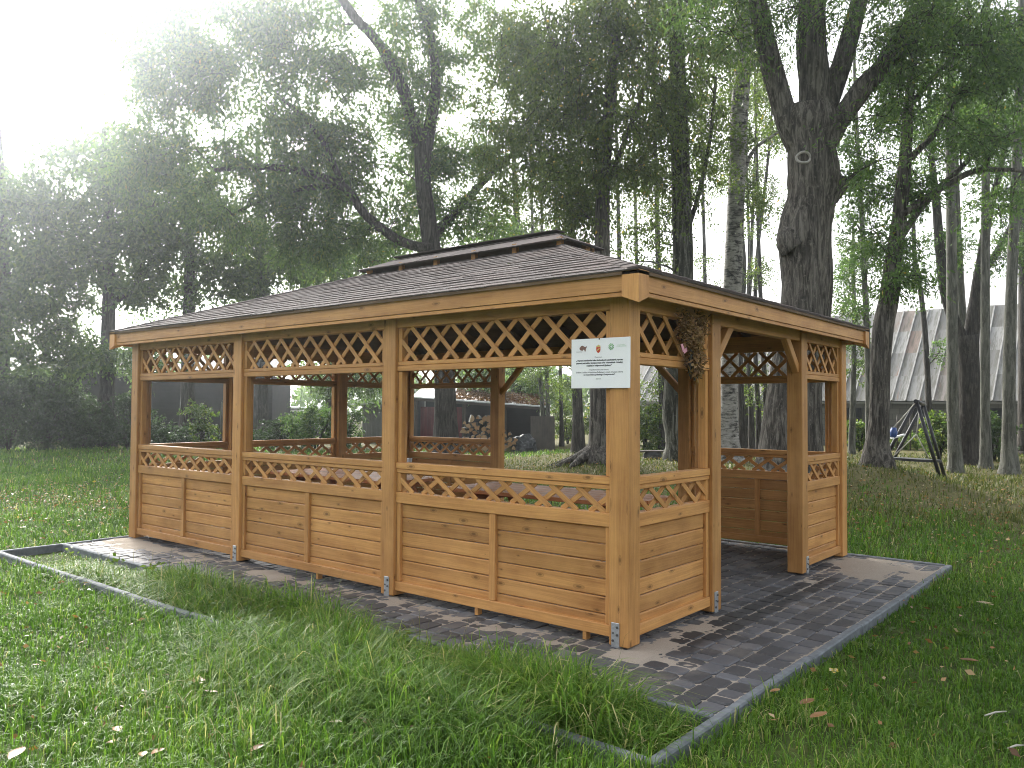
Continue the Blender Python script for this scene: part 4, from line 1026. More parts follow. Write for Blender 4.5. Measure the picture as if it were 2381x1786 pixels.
for k, (pb, ptop, wv, dp, lab) in enumerate([
    (1726, 1722, 12, 31, 'leftmost of the four slim trunks seen through the entrance'), (1737, 1734, 8, 34, 'second of the four slim trunks seen through the entrance'),
    (1748, 1738, 10, 33, 'third of the four slim trunks seen through the entrance, leaning left'), (1765, 1752, 10, 32, 'slim trunk beside the great ash, seen through the entrance')]):
    slim('slim_trunk_tree', lab, dp, [(pb, 1045, wv*1.5), (pb-2, 950, wv*1.25), ((pb+ptop)/2-3, 800, wv), (ptop+8, 600, wv*.85), (ptop+18*(k-1), 350, wv*.6), (ptop+26*(k-1), 100, wv*.4)], BARK_DK, [(ptop+20*(k-1), 330, 40, 120, dp, 1.0, 5), (ptop+25*(k-1), 120, 45, 90, dp, 1.0, 5)], 0.7, 80+k, LEAF_BIRCH, group='slim trunks behind the gazebo')
for k, (pb, ptop, wv, dp, lab) in enumerate([
    (1262, 1240, 9, 33, 'slim pale trunk right of the woodshed, left one of a pair'), (1275, 1262, 9, 33, 'slim pale trunk right of the woodshed, right one of a pair'),
    (1306, 1296, 8, 34, 'slim trunk midway between the woodshed and the sign'), (1344, 1330, 22, 29, 'dark trunk close left of the mossy birch roots'),
    (1443, 1440, 12, 32, 'slim trunk above the ridge end of the roof'), (1479, 1480, 10, 34, 'slim trunk between ridge end and roof corner'), (1541, 1530, 15, 30, 'slim dark trunk seen in the side window left of the birch'),
    (1646, 1638, 10, 33, 'slim trunk between the mossy birch and the white birch'), (1745, 1742, 8, 34, 'very thin trunk close right of the white birch'), (1782, 1765, 11, 31, 'thin leaning trunk touching the great ash on its left')]):
    slim('slim_trunk_tree', lab, dp, [(pb, 1040, wv*1.4), (pb-1, 950, wv*1.1), ((pb+ptop)/2, 800, wv), (ptop, 600, wv*.85), (ptop-6, 350, wv*.6), (ptop-12, 80, wv*.4)], BARK_GR if k in (0, 1) else BARK_DK, [(ptop-5, 420, 60, 130, dp, 1.2, 8), (ptop-10, 180, 60, 110, dp, 1.2, 7), (ptop, 640, 40, 70, dp, 1.0, 4), (pb-6, 880, 30, 50, dp, 1.0, 3)], 0.75, 90+k, LEAF_BIRCH, group='slim trunks behind the gazebo')

# left hand row of trees in front of the dark shed
def left_tree(px, depth, w_, zones, label, seed, fork=None, cr=0.95):
    t = Tree('lime_tree', label, BARK_DK, LEAF_FAR, (0.17, 0.095), 0.6, seed, group='trees along the left edge of the lawn', tint=(0.5, 0.26))
    t.trunk(depth, [(px, 1040, w_*1.2), (px, 900, w_), (px+3, 760, w_*.95), (px+5, 640, w_*.85), (px+2, 520, w_*.7), (px-5, 380, w_*.45), (px-8, 300, w_*.25)], k=10, flare=1.3)
    for pts in (fork or []): lim(t, depth, pts, 7)
    t.crown(zones, cr, 10, 24); t.finish()
left_tree(8, 31, 26, [(30, 480, 110, 130, 31, 2.5, 34), (10, 700, 110, 170, 31, 2.5, 40), (-120, 560, 120, 250, 31, 2.5, 28), (90, 640, 70, 120, 30.5, 2, 18)], 'leafy tree at the left edge of the picture', 101)
left_tree(249, 31, 33, [(220, 480, 150, 130, 31, 2.5, 44), (150, 640, 110, 120, 31, 2.2, 30), (300, 620, 90, 80, 31, 2.0, 14), (160, 810, 130, 60, 30, 1.6, 26), (300, 380, 120, 90, 31, 2, 24), (200, 360, 120, 70, 31, 2, 14), (330, 520, 90, 90, 31, 2, 16)], 'lime tree with a stout trunk left of the gazebo', 102, [[(252, 700, 16), (290, 690, 13), (320, 650, 11), (335, 600, 8)], [(253, 660, 14), (230, 620, 10), (190, 590, 7)]])
left_tree(436, 32, 30, [(440, 540, 140, 110, 32, 2.2, 40), (520, 640, 100, 60, 32, 2, 18), (380, 680, 80, 60, 32, 1.8, 12), (420, 440, 140, 80, 32, 2, 20), (330, 830, 60, 50, 31, 1.4, 8)], 'lime tree seen over the left end of the gazebo roof', 103, [[(438, 700, 14), (470, 650, 11), (510, 610, 8)]])
left_tree(606, 33, 32, [(600, 580, 110, 80, 33, 2.2, 26), (700, 610, 100, 60, 33, 2, 20), (610, 700, 60, 40, 33, 1.6, 8)], 'lime tree whose dark trunk shows through the middle window', 104)
left_tree(770, 36, 22, [(780, 600, 120, 60, 36, 2.4, 20), (870, 570, 90, 70, 36, 2, 14), (760, 860, 60, 40, 34, 1.4, 10), (850, 870, 50, 40, 34, 1.4, 8)], 'dark leafy tree behind the grey shed', 105)
left_tree(1200, 38, 24, [(1160, 560, 110, 70, 38, 2.4, 18), (1120, 850, 80, 50, 37, 1.8, 14), (1220, 860, 60, 60, 37, 1.8, 12), (1240, 600, 80, 90, 38, 2, 14)], 'leafy tree behind the woodshed roof', 106)
# broken dead stem among the shrubs
mb = MB(); b0 = gpt(520, 31); b0 = Vector(b0); mb.tube([b0, b0+Vector((.02, 0, 1.0)), b0+Vector((.0, .02, 1.75)), b0+Vector((.06, 0, 1.95))], [.16, .14, .15, .05], 9, jit=.08)
tag(mb.build('dead_stump', BARK_GR, None, b0), 'pale broken tree stump standing in the left window', 'stump')

# ================================================================== shrubs
def bush(px, depth, wm, hm, n, mat, label, seed, name='shrub', leaf=(0.11, 0.07), py=None, group=None, tint=(0.5, 0.26)):
    g = gpt(px, depth); z = float(gh(g[0], g[1])); t = Tree(name, label, BARK_TW, mat, leaf, 0.35, seed, cat='shrub', group=group, tint=tint)
    t.base = Vector((g[0], g[1], z)); r = random.Random(seed)
    for k in range(7):
        a = r.uniform(0, 6.28); e = t.base+Vector((math.cos(a)*wm*.30, math.sin(a)*wm*.30, hm*r.uniform(.5, .8)))
        m_ = t.base+Vector((math.cos(a)*wm*.10, math.sin(a)*wm*.10, hm*.35)); t.wood.tube([t.base-Vector((0, 0, .05)), m_, e], [.03, .02, .008], 5)
        t.nodes += [(m_, .02), (e, .012)]
    C = []
    while len(C) < n:
        a, b, c = r.uniform(-1, 1), r.uniform(-1, 1), r.uniform(-1, 1)
        if a*a+b*b+c*c < 1: C.append(t.base+Vector((a*wm*.5, b*wm*.5, hm*(.5+.45*c))))
    t.clumps(C, 0.32+0.06*wm, 9, 26); return t.finish()
hg = 'shrubs along the left edge of the lawn'
for k, (px, dp, wm, hm, n, mat, lab) in enumerate([
    (20, 29.5, 3.4, 3.2, 40, LEAF_HEDGE, 'dark shrub at the far left edge of the lawn'), (110, 29.5, 3.2, 2.9, 40, LEAF_HEDGE, 'spreading shrub left of the stout lime trunk'),
    (190, 30.0, 2.8, 2.3, 30, LEAF_HEDGE, 'shrub at the foot of the stout lime'), (295, 30.0, 2.2, 2.2, 24, LEAF_HEDGE, 'shrub right of the stout lime, next to the gazebo corner post'),
    (395, 30.2, 2.0, 0.9, 10, LEAF_HEDGE, 'low bramble in the left window'), (470, 30.0, 0.9, 2.0, 8, LEAF_YEL, 'young yellow-green sapling shrub in the left window'),
    (565, 31.0, 1.6, 0.9, 8, LEAF_HEDGE, 'shrub behind the second gazebo post'), (655, 31, 2.2, 1.25, 16, LEAF_HEDGE, 'dense shrub under the pale roof in the middle window'),
    (735, 30, 2.2, 1.75, 22, LEAF_ASH, 'big green shrub left of the back post in the middle window'), (808, 33, 1.6, 1.8, 14, LEAF_ASH, 'green shrub beside the grey shed')]):
    bush(px, dp, wm, hm, n, mat, lab, 200+k, group=hg, tint=(0.22, 0.2) if mat is LEAF_HEDGE else (0.45, 0.26))
bush(1500, 30, 1.8, 2.2, 18, LEAF_YEL, 'yellow-green shrub in front of the barn in the side window', 221); bush(1600, 34, 2.0, 1.6, 12, LEAF_YEL, 'shrub against the barn behind the mossy birch', 222)
bush(1790, 36, 2.0, 1.8, 14, LEAF_YEL, 'light shrub against the barn wall left of the great ash', 223); bush(2185, 29, 1.5, 1.6, 18, LEAF_YEL, 'sunlit light green shrub behind the swing legs', 224)
bush(2312, 27, 1.4, 1.8, 14, LEAF_HEDGE, 'dark leafy shrub between the two right-hand aspens', 225); bush(1997, 33, 1.5, 1.9, 12, LEAF_YEL, 'shrub against the barn right of the far gazebo post', 226)
bush(1430, 36, 2.4, 2.0, 16, LEAF_BIRCH, 'shrub behind the rooted birch', 227); bush(1320, 37, 2.4, 2.2, 18, LEAF_BIRCH, 'shrub right of the leaning plywood sheet', 228)
bush(2080, 35, 3.2, 0.5, 12, LEAF_YEL, 'low weeds along the barn wall behind the swing', 229)
# far wood that reads as one mass
def far_wood():
    rng = np.random.default_rng(5); n = 26000
    px = rng.uniform(-500, 1480, n); dp = rng.uniform(62, 95, n)
    top = 850+30*np.sin(px*0.021)+22*np.sin(px*.057+1)+np.where((px > 600) & (px < 770), 45, 0)
    py = top+(np.abs(rng.normal(0, .5, n)))*(950-top)
    P = np.array([at(a, b, c) for a, b, c in zip(px, np.minimum(py, 958), dp)])
    V, F = leaf_geo(P, rng.normal(size=(n, 3)), 0.65, 0.45, rng)
    o = link('far_woodland', np_mesh('far_woodland', V, F, LEAF_FAR, np.clip(rng.normal(.5, .25, n), 0, 1)), (0, 0, 0)); tag(o, 'distant wood forming a hazy tree line beyond the sheds', 'woodland', kind='stuff')
far_wood()

# ================================================================== buildings behind
def hor(v): v = Vector(v); v.z = 0; return v
def barn():
    A = hor(gpt(2440, 33.2)); B = hor(gpt(1455, 46.0)); e = (B-A).normalized(); n = Vector((-e.y, e.x, 0))
    if n.dot(Vector(CAM)-A) > 0: n = -n          # n points away from the camera
    ln = (B-A).length; ez, rz, dpth = 2.12, 6.55, 9.0; z = Vector((0, 0, 1)); fl = LAWN_Z-0.1
    b = empty('barn', (A+B)/2); tag(b, 'long concrete-block barn with a steep patched tin roof', 'barn')
    mb = MB()
    def quad(p, uvs, m=0): k = len(mb.v); mb.v += p; mb.face((k, k+1, k+2, k+3), uvs, m)
    h_ = ez-fl
    quad([A+z*fl, B+z*fl, B+z*ez, A+z*ez], [(0, 0), (ln, 0), (ln, h_), (0, h_)])
    for q in (A, B):
        r_ = q+n*(dpth/2)+z*rz; k = len(mb.v); mb.v += [q+z*fl, q+n*dpth+z*fl, q+n*dpth+z*ez, r_, q+z*ez]; mb.face(range(k, k+5), [(0, 0), (dpth, 0), (dpth, h_), (dpth/2, rz), (0, h_)])
    quad([B+n*dpth+z*fl, A+n*dpth+z*fl, A+n*dpth+z*ez, B+n*dpth+z*ez], [(0, 0), (ln, 0), (ln, h_), (0, h_)])
    mb.build('wall', BLOCKS, b)
    up = (n*(dpth/2)+z*(rz-ez)); sl = up.length; upn = up.normalized(); nr = e.cross(upn); nr = nr if nr.z > 0 else -nr
    und = MB(); und.prism([A-upn*.25-e*.3, B-upn*.25+e*.3, B+up+e*.3-z*ez+z*ez, A+up-e*.3] if False else [A+z*ez-upn*.25-e*.3, B+z*ez-upn*.25+e*.3, B+z*ez+up+e*.3, A+z*ez+up-e*.3], (0, 0, -0.08))
    up2 = (-n*(dpth/2)+z*(rz-ez)).normalized()
    A2, B2 = A+n*dpth, B+n*dpth
    und.prism([A2+z*ez-up2*.25-e*.3, B2+z*ez-up2*.25+e*.3, B+z*ez+up+e*.3, A+z*ez+up-e*.3], (0, 0, -0.08))
    rf = und.build('roof', TIN, b)
    rows = 4; rr = random.Random(4); wd = 0.57; ncol = int((ln+.6)/wd)
    for c in range(ncol):
        for r in range(rows):
            a0 = -0.25+r*(sl+.25)/rows; a1 = a0+(sl+.25)/rows+0.03
            p = A+z*ez-e*.3+e*(c+.5)*wd; lift = 0.02+0.014*(rows-1-r)+rr.uniform(0, .010)
            mb = MB(); cc = p+upn*((a0+a1)/2)+nr*lift; mb.box(cc, (a1-a0, wd-0.03, 0.006), (upn, nr.cross(upn), nr)); 
            mb.bar(p-e*(wd/2)+upn*a0+nr*(lift+.02), p-e*(wd/2)+upn*a1+nr*(lift+.02), 0.05, 0.09, nr, 0, 1)
            mb.build('roof_sheet', [TIN, TINRIB], rf, cc)
    # windows on the long wall
    for px in (1522, 1800, 1983, 2145, 2312, 1640):
        d = FW+RT*(px-IW/2)/FPX; t_ = (A-Vector(CAM)).dot(n)/Vector(d).dot(n); q = hor(Vector(CAM)+Vector(d)*t_); 
        mb = MB(); c = q-n*0.02+z*1.38; mb.box(c, (0.78, 0.09, 0.60), (e, -n, z)); w_ = mb.build('window', WOOD_DARK, b, c)
        mb = MB(); c2 = q-n*0.07+z*1.38; mb.box(c2, (0.64, 0.012, 0.46), (e, -n, z)); mb.build('pane', DARKW, w_, c2)
barn()

def board_wall(parent, A, B, z0, z1, mat, nb, n, name='board', horiz=True, th=0.03):
    A, B = Vector(A), Vector(B); e = (B-A).normalized(); z = Vector((0, 0, 1))
    if horiz:
        hh = (z1-z0)/nb
        for k in range(nb):
            mb = MB(); c = (A+B)/2+z*(z0+hh*(k+.5))+n*random.uniform(-.006, .006); mb.box(c, ((B-A).length, th, hh-.006), (e, z.cross(e), z)); mb.build(name, mat, parent, c)
    else:
        ww = (B-A).length/nb
        for k in range(nb):
            mb = MB(); c = A+e*ww*(k+.5)+z*(z0+z1)/2+n*random.uniform(-.008, .008); mb.box(c, (z1-z0, ww-.008, th), (z, e, z.cross(e))); mb.build(name, mat, parent, c)
def dark_shed():
    A, B = hor(gpt(66, 37)), hor(gpt(632, 38)); e = (B-A).normalized(); n = Vector((-e.y, e.x, 0)); n = n if n.dot(Vector(FW)) > 0 else -n
    s = empty('dark_shed', (A+B)/2); tag(s, 'long black-boarded shed behind the trees on the left', 'shed'); z = Vector((0, 0, 1)); H = 3.15
    mb = MB(); mb.box((A+B)/2+n*2.5+z*(H/2-.1), ((B-A).length-.1, 4.9, H-.05), (e, n, z)); mb.build('body', WOOD_DARK, s)
    board_wall(s, A, B, -.1, H, WOOD_DARK, 14, n)
    mb = MB(); mb.prism([A-e*.3-n*.4+z*H, B+e*.3-n*.4+z*H, B+e*.3+n*5.3+z*(H+.9), A-e*.3+n*5.3+z*(H+.9)], (0, 0, .08)); mb.build('roof', WOOD_DARK, s)
dark_shed()
def grey_shed():
    # corrugated grey end wall, mono-pitch roof rising to the right
    D = 37.0; A, B = hor(gpt(842, D)), hor(gpt(976, D)); e = (B-A).normalized(); n = Vector((-e.y, e.x, 0)); n = n if n.dot(Vector(FW)) > 0 else -n; z = Vector((0, 0, 1))
    za, zb = float(at(842, 943, D)[2]), float(at(976, 924, D)[2]); s = empty('grey_shed', (A+B)/2); tag(s, 'small grey-boarded shed with a slanting roof edge, left of the woodshed', 'shed')
    mb = MB(); mb.prism([A-z*.1, B-z*.1, B+z*zb, A+z*za], n*4); mb.build('wall', WOOD_GREY, s)
    k = 12
    for q in range(k):
        p0, p1 = A+(B-A)*(q/k), A+(B-A)*((q+1)/k); zt = za+(zb-za)*((q+.5)/k); mb = MB(); c = (p0+p1)/2-n*.015; mb.box(c+z*(zt/2-.06), (zt+.06, (p1-p0).length-.01, .025), (z, e, z.cross(e))); mb.build('board', WOOD_GREY, s, c)
    mb = MB(); mb.prism([A-e*.35-n*.25+z*(za-.03), B+e*.1-n*.25+z*(zb+.02), B+e*.1+n*4.2+z*(zb+.02), A-e*.35+n*4.2+z*(za-.03)], (0, 0, .06)); mb.build('roof', WHITEROOF, s)
grey_shed()
def woodshed():
    D = 33.5; A, B = hor(gpt(968, D)), hor(gpt(1262, D)); e = (B-A).normalized(); n = Vector((-e.y, e.x, 0)); n = n if n.dot(Vector(FW)) > 0 else -n; z = Vector((0, 0, 1)); ln = (B-A).length
    za, zb = float(at(972, 925, D)[2]), float(at(1262, 948, D)[2]); s = empty('woodshed', (A+B)/2); tag(s, 'open lean-to woodshed with leaf-strewn tin roof and red doors', 'shed')
    fz = lambda u: za+(zb-za)*u
    P = lambda u, d, zz: A+e*(ln*u)+n*d+z*zz
    # roof: corrugated sheet, front edge pale
    mb = MB(); mb.prism([P(-.03, -.5, fz(0)), P(1.03, -.5, fz(1)), P(1.03, 4.2, fz(1)+.55), P(-.03, 4.2, fz(0)+.55)], (0, 0, .05)); rf = mb.build('roof', WHITEROOF, s)
    rng = np.random.default_rng(8); m_ = 5200; u = rng.uniform(.28, 1.02, m_); d = rng.uniform(-.35, 4.1, m_)
    Pn = np.array([tuple(P(a, b, fz(a)+.06+.55*(b+.5)/4.7+random.uniform(0, .03))) for a, b in zip(u, d)]); Dn = rng.normal(size=(m_, 3)); Dn[:, 2] *= .25
    V, F = leaf_geo(Pn, Dn, .12, .09, rng); o = link('roof_leaves', np_mesh('roof_leaves', V, F, LITTER, np.clip(rng.normal(.12, .12, m_), 0, 1), origin=tuple(ORG[rf])), ORG[rf], rf); tag(o, kind='stuff')
    mb = MB(); mb.bar(P(-.03, -.42, fz(0)-.06), P(1.03, -.42, fz(1)-.06), .05, .10); mb.build('eave_beam', WOOD_BENCH, s)
    for u_ in (0.0, .38, .70, 1.0):
        mb = MB(); mb.bar(P(u_, -.35, -.1), P(u_, -.35, fz(u_)-.02), .11, .11, (1, 0, 0)); mb.build('post', WOOD_BENCH, s)
    mb = MB(); mb.box(P(.5, 3.6, 1.0), (ln, .06, 2.2), (e, n, z)); mb.build('back_wall', WOOD_DARK, s)
    mb = MB(); mb.box(P(-.02, 1.8, .95), (.06, 3.6, 2.0), (e, n, z)); mb.build('side_wall', WOOD_DARK, s)
    board_wall(s, P(.02, .5, 0), P(.36, .5, 0), .35, 1.60, WOOD_RED, 12, n, 'door_board', False)
    mb = MB(); mb.box(P(.19, .48, .25), (ln*.36, .05, .10), (e, n, z)); mb.build('door_sill', WOOD_BENCH, s)
    mb = MB(); mb.bar(P(1.03, .2, -.1), P(1.03, .2, 1.3), .3, .04, (1, 0, 0)); mb.build('side_board', WOOD_BENCH, s)
    return P
woodshed()
# plywood sheet and tarpaulin heap beside the woodshed
pA = Vector(gpt(1258, 32.0)); pB = Vector(gpt(1236, 32.2)); mb = MB(); z = Vector((0, 0, 1))
mb.bar(Vector(gpt(1262, 31.6)), Vector(gpt(1262, 31.6))+z*1.3+Vector(FW)*.35, .95, .02, tuple(-FW)); tag(mb.build('plywood_sheet', WOOD_BENCH, None, pA), 'dark plywood sheet leaning upright at the right end of the woodshed', 'board')
def lump(name, px, depth, rx, rz, mat, label, cat, seed=3, sub=4):
    import bmesh
    from mathutils import noise as mn
    g = gpt(px, depth); g = Vector((g[0], g[1], float(gh(g[0], g[1])))); bm = bmesh.new(); bmesh.ops.create_icosphere(bm, subdivisions=sub, radius=1.0)
    for v in bm.verts:
        q = mn.fractal(v.co*1.6+Vector((seed, 0, 0)), .9, 2.0, 4); v.co = v.co*(1+.28*q); v.co = Vector((v.co.x*rx, v.co.y*rx*.7, max(-.05, v.co.z*rz)))
    me = bpy.data.meshes.new(name); bm.to_mesh(me); bm.free(); me.materials.append(mat); o = link(name, me, g); return tag(o, label, cat)
lump('tarpaulin_heap', 1216, 31.0, .62, .62, TARP, 'heap covered with a grey tarpaulin right of the firewood', 'tarpaulin')
# firewood logs
def firewood():
    rr = random.Random(9); D = 30.6; A, B = hor(gpt(1068, D)), hor(gpt(1192, D)); e = (B-A).normalized(); n = hor(FW).normalized(); z = Vector((0, 0, 1)); ln = (B-A).length
    row = 0; zc = LAWN_Z+.10
    while zc < 1.28:
        u = rr.uniform(0, .12)
        while u < ln:
            top = 1.28-0.50*max(0, (u/ln-.45)/.55)*1.6 - .25*(u < .12)
            if zc > top: u += .2; continue
            r = rr.uniform(.085, .15); c = A+e*(u+r)+z*(zc+rr.uniform(-.03, .03))+n*rr.uniform(-.10, .06)
            a0 = rr.uniform(0, 6.28); span = rr.choice((math.pi*.5, math.pi, math.pi, 2*math.pi, math.pi*.7)); k = 7
            pts = [c+e*math.cos(a0+span*j/k)*r+z*math.sin(a0+span*j/k)*r for j in range(k+(0 if span > 6 else 1))]
            if span < 3: pts.append(c-e*math.cos(a0+span/2)*r*.25-z*math.sin(a0+span/2)*r*.25)
            mb = MB(); mb.prism(pts, n*rr.uniform(.5, .62)+e*rr.uniform(-.08, .08)); mb.m = [0 if q < 2 else (1 if (span < 6 and q >= len(mb.m)-2) else 2) for q in range(len(mb.m))]; mb.m = [0, 0]+[2]*(len(mb.m)-2)
            o = mb.build('firewood_log', [LOGEND, LOGEND, BARK_GR], None, c); tag(o, 'split firewood log in the pile in front of the woodshed', 'log', 'firewood logs piled by the woodshed')
            u += r*1.75
        zc += .185; row += 1
firewood()
# far roofs in the middle window
def far_building():
    D = 62; A, B = hor(gpt(600, D)), hor(gpt(726, D)); e = (B-A).normalized(); n = hor(FW).normalized(); z = Vector((0, 0, 1)); zt = float(at(660, 947, D)[2])
    s = empty('farm_outbuilding', (A+B)/2); tag(s, 'low outbuilding with a bright metal roof in the middle window', 'building')
    mb = MB(); mb.box((A+B)/2+n*3+z*(zt/2-.1), ((B-A).length, 6, zt+.1), (e, n, z)); mb.build('wall', WOOD_GREY, s)
    board_wall(s, A-n*.03, B-n*.03, -.1, zt-.02, WOOD_GREY, 24, n, 'board', False)
    mb = MB(); mb.prism([A-e*.3-n*.5+z*zt, B+e*.6-n*.5+z*(zt-.12), B+e*.6+n*7+z*(zt+.55), A-e*.3+n*7+z*(zt+.75)], (0, 0, .08)); mb.build('roof', WHITEROOF, s)
    D = 80; A, B = hor(gpt(590, D)), hor(gpt(643, D)); s = empty('farmhouse', (A+B)/2); tag(s, 'red-roofed farmhouse just showing over the bright metal roof', 'house'); zt = float(at(620, 938, D)[2])
    mb = MB(); mb.box((A+B)/2+n*3+z*zt/2, ((B-A).length, 6, zt), (e, n, z)); mb.build('wall', PLASTER, s)
    mb = MB(); mb.prism([A-n*.5-e*.3+z*zt, A-e*.3+n*3+z*(zt+1.1), A-e*.3+n*6.5+z*zt], e*((B-A).length+.6)); mb.build('roof', REDROOF, s)
far_building()
def car():
    D = 46; g = Vector(gpt(680, D)); e = hor(RT).normalized(); n = hor(FW).normalized(); z = Vector((0, 0, 1)); s = empty('parked_car', g); tag(s, 'white car mostly hidden behind shrubs in the middle window', 'car')
    prof = [(-2.0, .35), (-2.05, .75), (-1.3, .95), (-.7, 1.42), (.75, 1.45), (1.5, 1.0), (2.0, .9), (2.05, .4)]
    mb = MB(); mb.prism([g+e*x+z*zz-n*.8 for x, zz in prof], n*1.6); mb.build('body', WHITE, s)
    for a, b in ((-.95, -.05), (.05, .95)):
        mb = MB(); mb.prism([g+e*(a+.05)+z*.98-n*.815, g+e*b+z*.98-n*.815, g+e*(b-.18 if b > .5 else b)+z*1.34-n*.815, g+e*(a+.28 if a < -.5 else a)+z*1.34-n*.815], n*.02); mb.build('window', DARKW, s)
    for x in (-1.3, 1.3):
        for yy in (-.82, .64):
            mb = MB(); c = g+e*x+n*yy+z*.32; mb.tube([c, c+n*.18], [.32, .32], 14); mb.build('wheel', BLACK, s, c)
car()
mb = MB(); p = Vector(gpt(665, 70)); mb.tube([p, p+Vector((0, 0, 3.3))], [.12, .09], 8); mb.bar(p+Vector((0, 0, 3.1))-Vector(RT)*.5, p+Vector((0, 0, 3.1))+Vector(RT)*.5, .08, .08); tag(mb.build('utility_pole', WOOD_BENCH, None, p), 'thin utility pole against the sky in the middle window', 'pole')

# ================================================================== swing, bench, stakes
def swing():
    z = Vector((0, 0, 1)); D = 16.9
    f1, f2 = Vector(gpt(2195, D)), Vector(gpt(2202, 18.2))
    ap1 = Vector(at(2131, 934, D)); ap2 = Vector(at(2147, 940, 18.2)); bk = hor(FW).normalized(); 
    lf1 = Vector(gpt(2020, D+.6)); lf2 = lf1+(f2-f1)+hor(RT).normalized()*.1
    s = empty('swing_frame', (f1+lf1)/2); tag(s, 'black tubular swing frame with a rope platform behind the leaning ash', 'swing')
    for a, b in ((ap1, f1), (ap2, f2), (ap1, lf1), (ap2, lf2)):
        mb = MB(); mb.tube([a, b-z*.05], [.038, .038], 9); mb.build('leg', BLACK, s, b)
    mb = MB(); mb.tube([ap1+(ap1-ap2)*.1, ap2+(ap2-ap1)*.1], [.045, .045], 9); mb.build('top_beam', BLACK, s, ap1)
    # nest platform: thin oval deck hung by a rope and bridle
    pl = Vector(at(2077, 1064, D+.4)); pr = Vector(at(2186, 1069, D+.4)); c = (pl+pr)/2; r = (pr-pl).length/2; ex = (pr-pl).normalized(); ey = z.cross(ex).normalized()
    mb = MB(); ov = [c+ex*math.cos(a)*r+ey*math.sin(a)*r*.8 for a in [2*math.pi*k/24 for k in range(24)]]; mb.prism(ov, (0, 0, -.05)); mb.build('platform', BLACK, s, c)
    jn = Vector(at(2131, 1010, D+.4)); tp = (ap1+ap2)/2
    for a, b in ((tp, jn), (jn, pl+z*.02), (jn, pr-ex*.25+z*.02)):
        mb = MB(); mb.tube([a, b], [.012, .012], 6); mb.build('rope', ROPE, s, a)
    q = Vector(at(2078, 1008, D-.2)); mb = MB(); mb.tube([ap1, q+z*.12], [.012, .012], 6); mb.build('rope', ROPE, s, q)
    mb = MB(); mb.tube([q-Vector(RT)*.0-z*.1, q+z*.02, q+z*.12], [.05, .075, .05], 10); mb.build('toddler_seat', BLUE, s, q)
    mb = MB(); mb.bar(q-z*.10-Vector(RT)*.05, q-z*.02+Vector(RT)*.22, .10, .03); mb.build('seat_bar', WHITE, s, q)
swing()
for px, lab in ((2087, 'left one of two thin stakes in front of the barn'), (2117, 'right one of two thin stakes in front of the barn')):
    p = Vector(gpt(px, 33)); mb = MB(); mb.tube([p, p+Vector((0, 0, 1.45))], [.035, .03], 7); tag(mb.build('stake', WOOD_BENCH, None, p), lab, 'stake', 'stakes before the barn')
def bench():
    g = Vector(gpt(1522, 23)); e = hor(RT).normalized(); n = hor(FW).normalized(); z = Vector((0, 0, 1)); s = empty('log_bench', g); tag(s, 'low plank bench on a round stone support seen in the side window', 'bench')
    mb = MB(); mb.bar(g-e*.75+z*.42, g+e*.55+z*.42, .32, .05); mb.build('seat', WOOD_BENCH, s)
    for x in (-.05, ):
        mb = MB(); c = g+e*x; mb.tube([c, c+z*.15, c+z*.32, c+z*.395], [.24, .30, .28, .20], 12, jit=.05); mb.build('support', STONE, s, c)
bench()

# ================================================================== dried bouquet hanging on the side panel
def onx(px, py, x):
    d = FW+RT*(px-IW/2)/FPX-UP*(py-IH/2)/FPX; return Vector(CAM+d*((x-CAM[0])/d[0]))
def bouquet():
    rng = np.random.default_rng(12); top, bot = onx(1612, 745, .06), onx(1604, 884, .05); c = onx(1616, 788, .06)
    s = empty('dried_bouquet', c); tag(s, 'dried brown herb bouquet hanging upside down on the lattice beside the entrance', 'bouquet')
    n = 2600; P = rng.normal(size=(n, 3)); P /= np.linalg.norm(P, axis=1, keepdims=True); P *= rng.uniform(.35, 1, (n, 1))**.5
    P = np.array(c)+P*np.array([.055, .068, .092]); P[:, 0] = np.maximum(P[:, 0], .012)
    n2 = 700; Q = np.array(onx(1594, 762, .05))+rng.normal(size=(n2, 3))*np.array([.025, .03, .05]); n3 = 500; Q3 = np.array(onx(1630, 758, .05))+rng.normal(size=(n3, 3))*np.array([.025, .03, .045])
    n4 = 500; tt = rng.uniform(0, 1, n4)[:, None]; Q4 = np.array(onx(1618, 815, .05))*(1-tt)+np.array(onx(1618, 870, .05))*tt+rng.normal(size=(n4, 3))*np.array([.02, .035, .02])
    for nm, X, tm, ll, ww in (('seed_heads', P, .55, .022, .016), ('herb_tips', np.concatenate([Q, Q3]), .3, .03, .012), ('dry_leaves', Q4, .4, .05, .02)):
        V, F = leaf_geo(X, rng.normal(size=(len(X), 3)), ll, ww, rng); link(nm, np_mesh(nm, V, F, DRIED, np.clip(rng.normal(tm, .22, len(X)), 0, 1), origin=tuple(c)), c, s)
    for k in range(9):
        a = onx(1606+k*2.4, 812+k % 3*2, .05); b = onx(1600+k*3.1, 868+(k*7) % 18, .04+.006*(k % 3)); mb = MB(); mb.tube([a, b], [.006, .005], 6); mb.build('stem', BARK_GR if k % 2 else BARK_TW, s, a)
    r0, r1, r2 = onx(1585, 800, .05), onx(1590, 818, .06), onx(1594, 815, .05)
    mb = MB(); mb.bar(r0, r1, .03, .004, (1, 0, 0)); mb.bar(r1, r2+Vector((0, 0.02, .01)), .03, .004, (1, 0, 0)); mb.build('ribbon', RIBBON, s, r0)
bouquet()

